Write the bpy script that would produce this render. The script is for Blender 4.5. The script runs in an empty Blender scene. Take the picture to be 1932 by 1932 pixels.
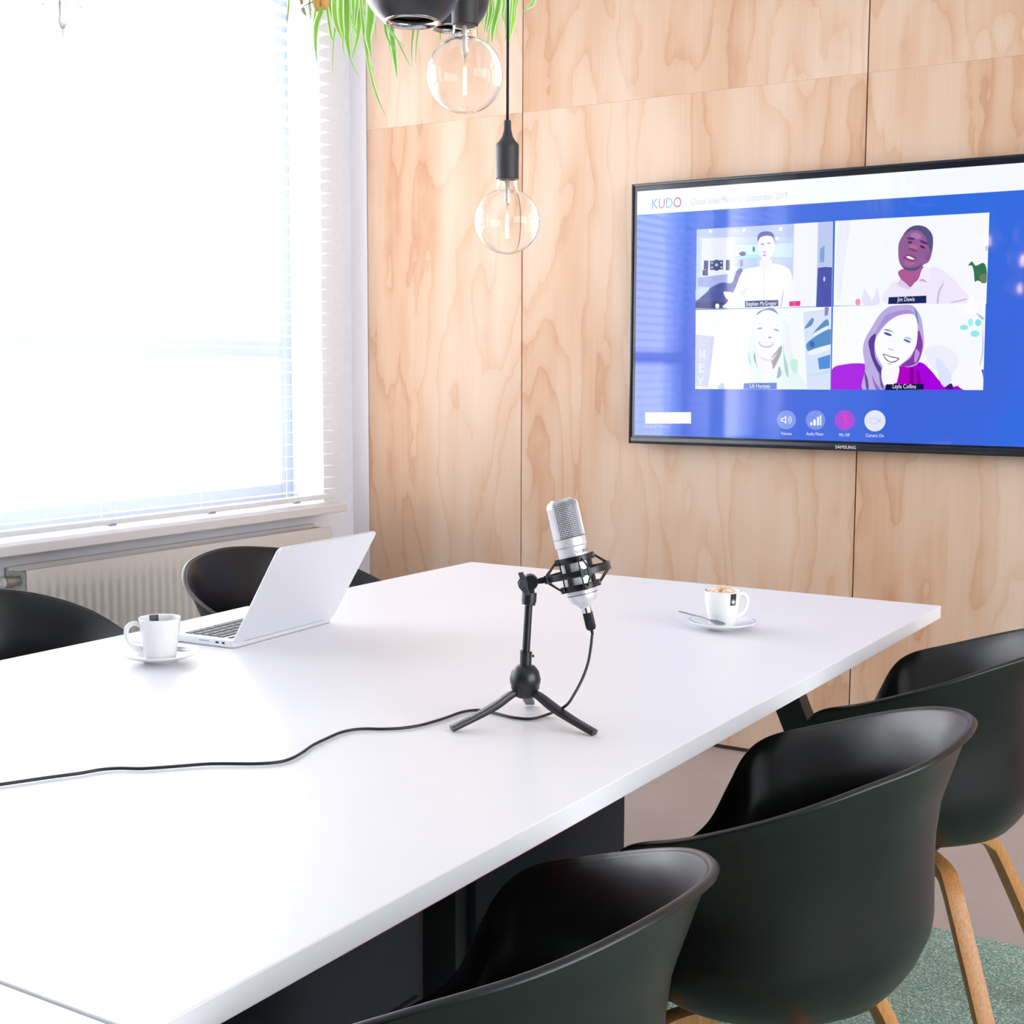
import bpy, bmesh, math, random
from mathutils import Vector, Matrix
random.seed(7)
PI = math.pi
SC = bpy.context.scene
COL = SC.collection

# ---------------------------------------------------------------- camera
F, YAW, PITCH, ROLL, CAMH = 2565.26, .562542, -.103895, .003346, 1.24
cy, sy = math.cos(YAW), math.sin(YAW)
fwd = Vector((-sy*math.cos(PITCH), cy*math.cos(PITCH), math.sin(PITCH)))
rt0 = Vector((cy, sy, 0)); up0 = rt0.cross(fwd)
rt = rt0*math.cos(ROLL) + up0*math.sin(ROLL)
up = up0*math.cos(ROLL) - rt0*math.sin(ROLL)
cam_d = bpy.data.cameras.new('camera'); cam = bpy.data.objects.new('camera', cam_d); COL.objects.link(cam)
cam.matrix_world = Matrix(((rt.x, up.x, -fwd.x, 0), (rt.y, up.y, -fwd.y, 0), (rt.z, up.z, -fwd.z, CAMH), (0, 0, 0, 1)))
cam_d.sensor_width = 36; cam_d.sensor_height = 36; cam_d.lens = 36*F/1932; cam_d.clip_start = .02; cam_d.clip_end = 200
SC.camera = cam

# ---------------------------------------------------------------- world, light, exposure
SC.view_settings.view_transform = 'Standard'; SC.view_settings.look = 'None'
SC.view_settings.gamma = 1; SC.view_settings.use_curve_mapping = False
SC.view_settings.exposure = 0.0
W = bpy.data.worlds.new('sky'); SC.world = W; W.use_nodes = True
bg = W.node_tree.nodes['Background']; bg.inputs[0].default_value = (.93, .945, 1.0, 1); bg.inputs[1].default_value = 8.6
def area(name, loc, direction, sx, sy_, power, color=(1, 1, 1), portal=False):
    l = bpy.data.lights.new(name, 'AREA'); l.shape = 'RECTANGLE'; l.size = sx; l.size_y = sy_; l.energy = power; l.color = color
    o = bpy.data.objects.new(name, l); COL.objects.link(o); o.location = loc
    o.rotation_euler = Vector(direction).to_track_quat('-Z', 'Y').to_euler()
    if portal: l.cycles.is_portal = True
    return o
area('daylight_portal', (-3.50, 2.27, 1.68), (1, 0, 0), 3.3, 2.0, 1, portal=True)
area('daylight_portal', (-3.50, -.02, 1.68), (1, 0, 0), .95, 2.0, 1, portal=True)


area('daylight_portal', (2.72, 1.15, 1.68), (-1, 0, 0), 3.5, 1.8, 1, portal=True)

# ---------------------------------------------------------------- helpers
def lin(c):
    return tuple((v/255/12.92 if v/255 <= .04045 else ((v/255+.055)/1.055)**2.4) for v in c)
def mat(name, col, rough=.5, metal=0., spec=.5, **k):
    m = bpy.data.materials.new(name); m.use_nodes = True
    b = m.node_tree.nodes['Principled BSDF']
    b.inputs['Base Color'].default_value = (*col, 1); b.inputs['Roughness'].default_value = rough
    b.inputs['Metallic'].default_value = metal; b.inputs['Specular IOR Level'].default_value = spec
    for a, v in k.items(): b.inputs[a.replace('_', ' ')].default_value = v
    return m
def add_noise(m, c1, c2, scale=20, detail=4, stretch=(1, 1, 1), bump=0., lo=.3, hi=.7, coord='Object', rough=.55):
    nt = m.node_tree; b = nt.nodes['Principled BSDF']
    tc = nt.nodes.new('ShaderNodeTexCoord'); mp = nt.nodes.new('ShaderNodeMapping'); mp.inputs['Scale'].default_value = stretch
    n = nt.nodes.new('ShaderNodeTexNoise'); n.inputs['Scale'].default_value = scale; n.inputs['Detail'].default_value = detail
    n.inputs['Roughness'].default_value = rough
    r = nt.nodes.new('ShaderNodeValToRGB'); r.color_ramp.elements[0].position = lo; r.color_ramp.elements[1].position = hi
    r.color_ramp.elements[0].color = (*c1, 1); r.color_ramp.elements[1].color = (*c2, 1)
    nt.links.new(tc.outputs[coord], mp.inputs[0]); nt.links.new(mp.outputs[0], n.inputs[0])
    nt.links.new(n.outputs[0], r.inputs[0]); nt.links.new(r.outputs[0], b.inputs['Base Color'])
    if bump:
        bp = nt.nodes.new('ShaderNodeBump'); bp.inputs['Strength'].default_value = bump; bp.inputs['Distance'].default_value = .002
        nt.links.new(n.outputs[0], bp.inputs['Height']); nt.links.new(bp.outputs[0], b.inputs['Normal'])
    return m
def put(name, bm, m, parent=None, smooth=True, label=None, cat=None, group=None, kind=None, auto=None):
    me = bpy.data.meshes.new(name)
    bmesh.ops.recalc_face_normals(bm, faces=bm.faces) if smooth != 'keep' else None
    bm.to_mesh(me); bm.free()
    for mm in (m if isinstance(m, (list, tuple)) else [m]): me.materials.append(mm)
    if smooth:
        for p in me.polygons: p.use_smooth = True
        if auto is not None:
            try: me.set_sharp_from_angle(angle=math.radians(auto))
            except Exception: pass
    o = bpy.data.objects.new(name, me); COL.objects.link(o)
    if parent is not None: o.parent = parent
    tag(o, label, cat, group, kind)
    return o
def tag(o, label=None, cat=None, group=None, kind=None):
    if label: o['label'] = label
    if cat: o['category'] = cat
    if group: o['group'] = group
    if kind: o['kind'] = kind
    return o
def thing(name, label, cat, loc=(0, 0, 0), rz=0, group=None):
    o = bpy.data.objects.new(name, None); COL.objects.link(o); o.location = loc; o.rotation_euler = (0, 0, rz)
    o.empty_display_size = .05
    return tag(o, label, cat, group)
def copy_tree(o, parent=None):
    c = o.copy(); COL.objects.link(c); c.parent = parent
    for ch in list(o.children): copy_tree(ch, c)
    return c
def BM(): return bmesh.new()
def box(bm, x0, x1, y0, y1, z0, z1, mi=0, bev=0., M=None):
    r = bmesh.ops.create_cube(bm, size=1)
    vs = r['verts']
    for v in vs: v.co = Vector(((x0+x1)/2+v.co.x*(x1-x0), (y0+y1)/2+v.co.y*(y1-y0), (z0+z1)/2+v.co.z*(z1-z0)))
    fs = set(f for v in vs for f in v.link_faces)
    if bev > 0:
        es = list(set(e for v in vs for e in v.link_edges))
        rr = bmesh.ops.bevel(bm, geom=es, offset=bev, segments=2, affect='EDGES', profile=.5)
        fs = set(rr['faces']) | set(f for f in fs if f.is_valid)
        vs = list(set(v for f in fs for v in f.verts))
    for f in fs:
        if f.is_valid: f.material_index = mi
    if M is not None:
        for v in set(vs):
            if v.is_valid: v.co = M @ v.co
    return bm
def lathe(bm, prof, seg=32, M=None, mi=0, close=False):
    rings = []
    for r, z in prof:
        if r < 1e-6: rings.append([bm.verts.new((0, 0, z))])
        else: rings.append([bm.verts.new((r*math.cos(2*PI*i/seg), r*math.sin(2*PI*i/seg), z)) for i in range(seg)])
    pairs = list(zip(rings, rings[1:])) + ([(rings[-1], rings[0])] if close else [])
    for a, b in pairs:
        for i in range(seg):
            j = (i+1) % seg
            if len(a) == 1 and len(b) == 1: continue
            if len(a) == 1: f = bm.faces.new((a[0], b[i], b[j]))
            elif len(b) == 1: f = bm.faces.new((a[i], b[0], a[j]))
            else: f = bm.faces.new((a[i], b[i], b[j], a[j]))
            f.material_index = mi
    if M is not None:
        for ring in rings:
            for v in ring: v.co = M @ v.co
    return bm
def catmull(pts, n=8, closed=False):
    P = [Vector(p) for p in pts]; L = len(P); out = []
    rng = range(L if closed else L-1)
    for i in rng:
        if closed: a, b, c, d = P[(i-1) % L], P[i], P[(i+1) % L], P[(i+2) % L]
        else:
            b, c = P[i], P[i+1]; a = P[i-1] if i else 2*b-c; d = P[i+2] if i+2 < L else 2*c-b
        for k in range(n):
            t = k/n
            out.append(.5*(2*b+(c-a)*t+(2*a-5*b+4*c-d)*t*t+(3*b-a-3*c+d)*t**3))
    if not closed: out.append(P[-1].copy())
    return out
def sweep(bm, path, sec, upv=(0, 0, 1), scale=None, cap=True, mi=0):
    """sweep a closed 2-D section (list of (a,b)) along path"""
    rings = []; N = len(path); upv = Vector(upv); prev = None
    for i, p in enumerate(path):
        t = (path[min(i+1, N-1)]-path[max(i-1, 0)]).normalized()
        if prev is None:
            s = t.cross(upv)
            if s.length < 1e-4: s = t.cross(Vector((1, 0, 0)))
            s.normalize()
        else:
            s = (prev-t*prev.dot(t)).normalized()
        prev = s; n = s.cross(t).normalized(); k = scale(i/(N-1)) if scale else 1
        kk = k if isinstance(k, tuple) else (k, k)
        rings.append([bm.verts.new(p+s*a*kk[0]+n*b*kk[1]) for a, b in sec])
    L = len(sec)
    for a, b in zip(rings, rings[1:]):
        for i in range(L):
            f = bm.faces.new((a[i], a[(i+1) % L], b[(i+1) % L], b[i])); f.material_index = mi
    if cap:
        bm.faces.new(rings[0]).material_index = mi; bm.faces.new(rings[-1][::-1]).material_index = mi
    return bm
def circ(r, n=10): return [(r*math.cos(2*PI*i/n), r*math.sin(2*PI*i/n)) for i in range(n)]
def rrect(w, h, r=.003, n=3):
    o = []
    for cx, cz, a0 in ((w/2-r, h/2-r, 0), (-w/2+r, h/2-r, 90), (-w/2+r, -h/2+r, 180), (w/2-r, -h/2+r, 270)):
        for k in range(n+1):
            a = math.radians(a0+90*k/n); o.append((cx+r*math.cos(a), cz+r*math.sin(a)))
    return o
def tube(bm, a, b, r, n=12, mi=0): return sweep(bm, [Vector(a), Vector(b)], circ(r, n), mi=mi)
def ray(px, py):
    return fwd + rt*((px-966)/F) - up*((py-966)/F)
CAMP = Vector((0, 0, CAMH))
def at_depth(px, py, D): return CAMP + ray(px, py)*D
def at_y(px, py, Y): d = ray(px, py); return CAMP + d*(Y/d.y)
def at_x(px, py, X): d = ray(px, py); return CAMP + d*(X/d.x)
def at_z(px, py, Z): d = ray(px, py); return CAMP + d*((Z-CAMH)/d.z)
def text_mesh(s, size, font_scale=1.0, extrude=0.):
    c = bpy.data.curves.new('txt', 'FONT'); c.body = s; c.size = size; c.extrude = extrude; c.resolution_u = 3
    c.align_x = 'LEFT'
    o = bpy.data.objects.new('txt', c); COL.objects.link(o)
    bpy.context.view_layer.update()
    me = bpy.data.meshes.new_from_object(o.evaluated_get(bpy.context.evaluated_depsgraph_get()))
    bpy.data.objects.remove(o); bpy.data.curves.remove(c)
    return me

# ---------------------------------------------------------------- materials
def emit(name, col, s):
    m = bpy.data.materials.new(name); m.use_nodes = True; b = m.node_tree.nodes['Principled BSDF']
    b.inputs['Base Color'].default_value = (0, 0, 0, 1); b.inputs['Emission Color'].default_value = (*col, 1); b.inputs['Emission Strength'].default_value = s
    b.inputs['Roughness'].default_value = .5
    return m
m_white_wall = add_noise(mat('white_wall_paint', (.8, .8, .82), .7), (.83, .85, .90), (.87, .89, .93), 40, bump=.08)
m_trim = mat('white_trim', (.80, .74, .74), .45)
m_sill = mat('white_sill', (.80, .77, .77), .35)
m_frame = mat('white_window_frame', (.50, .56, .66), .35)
m_ceiling = mat('ceiling_paint', (.85, .85, .85), .8)
m_floor = add_noise(mat('beige_cast_floor', (.5, .42, .38), .45), (.44, .365, .335), (.49, .415, .385), 3, detail=6)
m_carpet = mat('green_carpet', (.2, .3, .25), .95, spec=.1)
def carpet_nodes(m):
    nt = m.node_tree; b = nt.nodes['Principled BSDF']
    tc = nt.nodes.new('ShaderNodeTexCoord'); n = nt.nodes.new('ShaderNodeTexVoronoi'); n.inputs['Scale'].default_value = 330
    r = nt.nodes.new('ShaderNodeValToRGB'); e = r.color_ramp.elements
    e[0].position = 0; e[0].color = (*lin((104, 132, 122)), 1); e[1].position = 1; e[1].color = (*lin((226, 240, 228)), 1)
    for p, c in ((.3, (134, 172, 156)), (.55, (160, 192, 178)), (.72, (182, 178, 166)), (.85, (172, 208, 192))):
        x = e.new(p); x.color = (*lin(c), 1)
    sep = nt.nodes.new('ShaderNodeSeparateColor')
    bp = nt.nodes.new('ShaderNodeBump'); bp.inputs['Strength'].default_value = .5; bp.inputs['Distance'].default_value = .003
    nt.links.new(tc.outputs['Object'], n.inputs['Vector']); nt.links.new(n.outputs['Color'], sep.inputs[0])
    nt.links.new(sep.outputs[0], r.inputs[0]); nt.links.new(r.outputs[0], b.inputs['Base Color'])
    nt.links.new(n.outputs['Distance'], bp.inputs['Height']); nt.links.new(bp.outputs[0], b.inputs['Normal'])
carpet_nodes(m_carpet)

def plywood():
    m = mat('pine_plywood', (.7, .45, .28), .6, spec=.22); nt = m.node_tree; b = nt.nodes['Principled BSDF']; L = nt.links.new
    tc = nt.nodes.new('ShaderNodeTexCoord'); oi = nt.nodes.new('ShaderNodeObjectInfo')
    sh = nt.nodes.new('ShaderNodeVectorMath'); sh.operation = 'SCALE'; sh.inputs[0].default_value = (7.3, 0, 11.7)
    L(oi.outputs['Random'], sh.inputs['Scale'])
    ad = nt.nodes.new('ShaderNodeVectorMath'); ad.operation = 'ADD'; L(tc.outputs['Object'], ad.inputs[0]); L(sh.outputs[0], ad.inputs[1])
    # broad figure: stretched noise, warped, turned into flame-shaped grain by banding
    mp = nt.nodes.new('ShaderNodeMapping'); mp.inputs['Scale'].default_value = (1, 1, .22); L(ad.outputs[0], mp.inputs[0])
    n1 = nt.nodes.new('ShaderNodeTexNoise'); n1.inputs['Scale'].default_value = 3.1; n1.inputs['Detail'].default_value = 3; n1.inputs['Roughness'].default_value = .45; n1.inputs['Distortion'].default_value = .35
    L(mp.outputs[0], n1.inputs['Vector'])
    mp2 = nt.nodes.new('ShaderNodeMapping'); mp2.inputs['Scale'].default_value = (1, 1, .5); L(ad.outputs[0], mp2.inputs[0])
    n2 = nt.nodes.new('ShaderNodeTexNoise'); n2.inputs['Scale'].default_value = 9; n2.inputs['Detail'].default_value = 4; L(mp2.outputs[0], n2.inputs['Vector'])
    mu = nt.nodes.new('ShaderNodeMath'); mu.operation = 'MULTIPLY_ADD'; mu.inputs[1].default_value = 9.0; L(n1.outputs[0], mu.inputs[0])
    m3 = nt.nodes.new('ShaderNodeMath'); m3.operation = 'MULTIPLY'; m3.inputs[1].default_value = 1.3; L(n2.outputs[0], m3.inputs[0]); L(m3.outputs[0], mu.inputs[2])
    fr = nt.nodes.new('ShaderNodeMath'); fr.operation = 'FRACT'; L(mu.outputs[0], fr.inputs[0])
    r1 = nt.nodes.new('ShaderNodeValToRGB'); e = r1.color_ramp.elements
    e[0].position = 0; e[0].color = (.78, .78, .78, 1); e[1].position = 1; e[1].color = (.0, .0, .0, 1)
    for p, v in ((.08, .55), (.35, .12), (.8, .02), (.96, .2)):
        x = e.new(p); x.color = (v, v, v, 1)
    e[-1].color = (.7, .7, .7, 1)
    L(fr.outputs[0], r1.inputs[0])
    # fine vertical fibres
    mp3 = nt.nodes.new('ShaderNodeMapping'); mp3.inputs['Scale'].default_value = (1, 1, .02); L(ad.outputs[0], mp3.inputs[0])
    n3 = nt.nodes.new('ShaderNodeTexNoise'); n3.inputs['Scale'].default_value = 150; n3.inputs['Detail'].default_value = 3; L(mp3.outputs[0], n3.inputs['Vector'])
    # broad vertical tone drift
    mp4 = nt.nodes.new('ShaderNodeMapping'); mp4.inputs['Scale'].default_value = (1, 1, .18); L(ad.outputs[0], mp4.inputs[0])
    n4 = nt.nodes.new('ShaderNodeTexNoise'); n4.inputs['Scale'].default_value = 5; n4.inputs['Detail'].default_value = 2; L(mp4.outputs[0], n4.inputs['Vector'])
    s = nt.nodes.new('ShaderNodeMath'); s.operation = 'MULTIPLY_ADD'; s.inputs[1].default_value = .34
    L(r1.outputs[0], s.inputs[0])
    s4 = nt.nodes.new('ShaderNodeMapRange'); s4.inputs[1].default_value = .35; s4.inputs[2].default_value = .7; s4.inputs[3].default_value = 0; s4.inputs[4].default_value = .5; L(n4.outputs[0], s4.inputs[0])
    s5 = nt.nodes.new('ShaderNodeMath'); s5.operation = 'MULTIPLY_ADD'; s5.inputs[1].default_value = .22; L(n3.outputs[0], s5.inputs[0]); L(s4.outputs[0], s5.inputs[2])
    L(s5.outputs[0], s.inputs[2])
    r = nt.nodes.new('ShaderNodeValToRGB'); e = r.color_ramp.elements
    e[0].position = 0.05; e[0].color = (*lin((221, 196, 174)), 1); e[1].position = 1; e[1].color = (*lin((184, 132, 100)), 1)
    x = e.new(.35); x.color = (*lin((213, 182, 156)), 1); x = e.new(.62); x.color = (*lin((204, 164, 133)), 1)
    L(s.outputs[0], r.inputs[0]); L(r.outputs[0], b.inputs['Base Color'])
    return m
m_ply = plywood()
m_gap = mat('dark_batten', (.05, .03, .02), .8)

def glass_pane():
    m = bpy.data.materials.new('window_glass'); m.use_nodes = True; nt = m.node_tree; nt.nodes.clear()
    o = nt.nodes.new('ShaderNodeOutputMaterial'); mx = nt.nodes.new('ShaderNodeMixShader'); lw = nt.nodes.new('ShaderNodeLayerWeight'); lw.inputs[0].default_value = .5; pw = nt.nodes.new('ShaderNodeMath'); pw.operation = 'POWER'; pw.inputs[1].default_value = 4
    fr = nt.nodes.new('ShaderNodeMath'); fr.operation = 'MULTIPLY_ADD'; fr.inputs[1].default_value = .8; fr.inputs[2].default_value = .03
    nt.links.new(lw.outputs['Facing'], pw.inputs[0]); nt.links.new(pw.outputs[0], fr.inputs[0])
    t = nt.nodes.new('ShaderNodeBsdfTransparent'); g = nt.nodes.new('ShaderNodeBsdfGlossy'); g.inputs['Roughness'].default_value = .01
    nt.links.new(fr.outputs[0], mx.inputs[0]); nt.links.new(t.outputs[0], mx.inputs[1]); nt.links.new(g.outputs[0], mx.inputs[2]); nt.links.new(mx.outputs[0], o.inputs[0])
    return m
m_pane = glass_pane()
m_bulb = mat('clear_bulb_glass', (1, 1, 1), 0, Transmission_Weight=1.0, IOR=1.22)
m_slat = mat('white_slat', (.86, .88, .9), .4, Transmission_Weight=0)
m_black = mat('black_satin_plastic', (.012, .012, .014), .33)
m_shell = add_noise(mat('black_polypropylene', (.005, .005, .006), .36, spec=.5), (.0015, .0014, .0016), (.002, .0019, .0021), 400, bump=.0)
m_table = mat('white_laminate', (.84, .83, .86), .38, spec=.45)
m_black_steel = mat('black_powder_coat', (.02, .018, .018), .5)
m_oak = add_noise(mat('oak_veneer', (.6, .35, .15), .42), lin((178, 118, 62)), lin((208, 152, 94)), 60, stretch=(6, 6, .3))
m_radiator = mat('radiator_enamel', (.80, .76, .73), .35)
m_chrome = mat('chrome', (.8, .8, .8), .15, metal=1)
m_alu = mat('silver_aluminium', (.82, .83, .86), .36, metal=.55)
m_ceramic = mat('white_porcelain', (.88, .88, .89), .12, Coat_Weight=.3)
m_keys = mat('black_keys', (.02, .02, .022), .5)
m_trackpad = mat('palmrest_aluminium', (.55, .54, .57), .4, metal=.4)
m_mesh = mat('silver_mesh', (.78, .78, .82), .3, metal=.7)
m_dark = mat('dark_interior', (.01, .01, .012), .8)
m_silver = mat('silver_paint', (.80, .80, .83), .3, metal=.35)
m_cable = mat('black_cable_rubber', (.012, .012, .013), .4)
m_rubber = mat('black_silicone', (.035, .033, .035), .5)
m_cabinet = add_noise(mat('navy_black_fabric_panel', (.012, .012, .02), .8), (.008, .008, .014), (.018, .018, .03), 600)
m_red = mat('red_edge_strip', (.35, .01, .02), .5)
m_spoon = mat('steel_spoon', (.35, .38, .42), .3, metal=1)
m_foam = add_noise(mat('coffee_foam', (.8, .6, .4), .6), lin((214, 160, 110)), lin((250, 238, 220)), 90)
m_print = mat('black_print', (.02, .02, .022), .4)
m_white_print = mat('white_print', (.7, .7, .7), .5)
m_leaf = add_noise(mat('spider_leaf_green', (.25, .55, .06), .45, Subsurface_Weight=.0), lin((120, 190, 60)), lin((176, 226, 88)), 14, stretch=(1, 1, .3))
m_leaf_edge = mat('spider_leaf_cream', lin((232, 244, 205)), .5)
m_leaf_pale = mat('pale_leaf', lin((196, 205, 140)), .5)
m_leaf_brown = mat('dry_leaf', lin((226, 170, 96)), .5)
m_leaf_grey = mat('grey_green_leaf', lin((140, 150, 140)), .6)
m_twig = mat('twig_bark', lin((90, 62, 50)), .7)
m_globe = mat('glossy_black_glass', (.03, .028, .032), .3, spec=.6)
m_mirror = mat('mirrored_rim', (.6, .58, .58), .12, metal=1)
m_pot = mat('black_planter', (.02, .02, .02), .5)
m_filament = emit('glowing_filament', (1, .62, .22), 60)
m_wire = mat('filament_wire', (.4, .36, .3), .4, metal=1)

# ---------------------------------------------------------------- room
XL, XR, YB, YF, H = -3.29, 2.6, -2.6, 4.09, 2.75
def struct(name, bm, m, parent=None, label=None, smooth=False):
    o = put(name, bm, m, parent, smooth, label)
    if parent is None: o['kind'] = 'structure'
    return o
b = BM(); box(b, XL-.3, XR+.3, YB-.3, YF+.3, -.12, 0); struct('floor', b, m_floor)
b = BM(); box(b, XL-.3, XR+.3, YB-.3, YF+.3, H, H+.12); struct('ceiling', b, m_ceiling)
W1 = (.65, 3.90); W2 = (-.50, .42); ZS, ZT = .724, 2.62
b = BM()
box(b, XL-.3, XL, YB-.3, YF+.3, 0, ZS-.001); box(b, XL-.3, XL, YB-.3, YF+.3, ZT, H)
for a, c in ((YB-.3, W2[0]), (W2[1], W1[0]), (W1[1], YF+.3)): box(b, XL-.3, XL, a, c, ZS-.001, ZT)
struct('wall_left', b, m_white_wall)
# back wall (plywood clad)
b = BM(); box(b, XL, XR+.3, YF, YF+.3, 0, H); wb = struct('wall_back', b, m_white_wall)
b = BM(); box(b, -3.212, XR, YF-.0065, YF-.0005, 0.0, H); struct('batten_backing', b, m_gap, wb)
xs = [-3.212, -2.533, -1.3255, -.118, 1.09, 2.298, XR]
for i in range(6):
    for z0, z1 in ((.014, 2.1228), (2.1231, H)):
        x0, x1 = xs[i]+.002*(i > 0), xs[i+1]-.002
        b = BM(); box(b, 0, x1-x0, YF-.0125, YF-.0065, 0, z1-z0, bev=.0003)
        o = put('plywood_panel', b, m_ply, wb, smooth=False); o.location = (x0, 0, z0)
b = BM()
RW = (-.6, 2.9)
box(b, XR, XR+.3, YB-.3, YF+.3, 0, .78); box(b, XR, XR+.3, YB-.3, YF+.3, 2.58, H)
box(b, XR, XR+.3, YB-.3, RW[0], .78, 2.58); box(b, XR, XR+.3, RW[1], YF+.3, .78, 2.58)
struct('wall_right', b, m_white_wall)
b = BM(); box(b, XL, XR, YB-.3, YB, 0, H)
struct('wall_front', b, mat('dark_unseen_wall', (.03, .03, .033), .8))  # unseen wall, made dark to keep reflections in the chair shells dim
# carpet
b = BM(); box(b, -2.95, XR-.2, YB+.1, 2.975, .0005, .008, bev=.002)
put('carpet', b, m_carpet, None, True, 'speckled green carpet under the right-hand chairs and table', 'carpet', auto=40)

def window_x(name, X, y0, y1, z0, z1, mull_y=(), trans_z=(), face=1):
    """frame + pane in a wall perpendicular to x; X = inner face of frame, face=+1 room is at larger x"""
    root = bpy.data.objects.new(name, None); COL.objects.link(root); root['kind'] = 'structure'
    d = -.07*face; x0, x1 = sorted((X, X+d)); s = .06
    b = BM()
    box(b, x0, x1, y0, y0+s, z0, z1, bev=.004); box(b, x0, x1, y1-s, y1, z0, z1, bev=.004)
    box(b, x0, x1, y0+s, y1-s, z0, z0+s, bev=.004); box(b, x0, x1, y0+s, y1-s, z1-s, z1, bev=.004)
    for y in mull_y: box(b, x0, x1, y-.035, y+.035, z0+s, z1-s, bev=.004)
    for z in trans_z: box(b, x0, x1, y0+s, y1-s, z-.03, z+.03, bev=.004)
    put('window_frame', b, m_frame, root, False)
    b = BM(); box(b, (x0+x1)/2-.003, (x0+x1)/2+.003, y0+s*.6, y1-s*.6, z0+s*.6, z1-s*.6)
    put('window_pane', b, m_pane, root, False)
    return root
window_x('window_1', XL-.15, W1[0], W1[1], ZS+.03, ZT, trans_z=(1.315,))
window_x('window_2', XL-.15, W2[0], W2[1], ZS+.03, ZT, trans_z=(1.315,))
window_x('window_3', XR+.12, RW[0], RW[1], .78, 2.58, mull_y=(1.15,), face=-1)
# sill
b = BM(); box(b, XL-.15, -3.15, -.55, 3.868, ZS, .755, bev=.004)
o = struct('trim_1', b, m_sill); o['label'] = 'long white window sill above the radiator'
# painted return strip beside the cladding
b = BM(); box(b, XL, -3.214, YF-.016, YF, 0, H, bev=.001); o = struct('trim_2', b, m_trim); o['label'] = 'narrow white strip between window wall and plywood'

# ---------------------------------------------------------------- blinds
def blind(y0, y1, label, cords):
    t = thing('venetian_blind', label, 'blind', (-3.232, (y0+y1)/2, .77), 0, 'white venetian blinds in the windows')
    w = (y1-y0)/2; zt = 1.86
    b = BM(); n = int((zt-.03)/.0426)
    tl = math.radians(4)
    for i in range(n):
        z = .035+i*.0426
        sec = [(-.025, -.0012), (-.0125, .0006), (0, .0012), (.0125, .0006), (.025, -.0012), (.025, -.002), (0, .0004), (-.025, -.002)]
        ra = []; rb = []
        for a, h in sec:
            x = a*math.cos(tl)-h*math.sin(tl); zz = a*math.sin(tl)+h*math.cos(tl)
            ra.append(b.verts.new((x, -w, z+zz))); rb.append(b.verts.new((x, w, z+zz)))
        L = len(sec)
        for k in range(L): b.faces.new((ra[k], ra[(k+1) % L], rb[(k+1) % L], rb[k]))
        b.faces.new(ra); b.faces.new(rb[::-1])
    put('slats', b, m_slat, t, False)
    b = BM(); box(b, -.026, .026, -w, w, 0, .016, bev=.004); r = put('bottom_rail', b, m_slat, t, True, auto=40)
    for c in cords:
        b = BM(); box(b, .010, .027, c-(y0+y1)/2-.012, c-(y0+y1)/2+.012, -.004, .004, bev=.001); put('cord_clip', b, mat('grey_clip', (.35, .38, .5), .5), r, False)
    b = BM(); box(b, -.03, .03, -w, w, zt-.005, zt+.045, bev=.003); put('head_rail', b, m_slat, t, True, auto=40)
    for c in cords:
        b = BM()
        for x in (-.026, .026): tube(b, (x, c-(y0+y1)/2, .01), (x, c-(y0+y1)/2, zt), .0008, 5)
        put('ladder_cord', b, m_slat, t, False)
    return t
blind(.60, 3.865, 'wide white venetian blind with open slats in the left window', (3.66, 3.24, 2.82, 2.40, 1.7, 1.0))
blind(-.53, .46, 'narrow white venetian blind nearer the camera, seen only in reflections', (-.35, .3))

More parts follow.
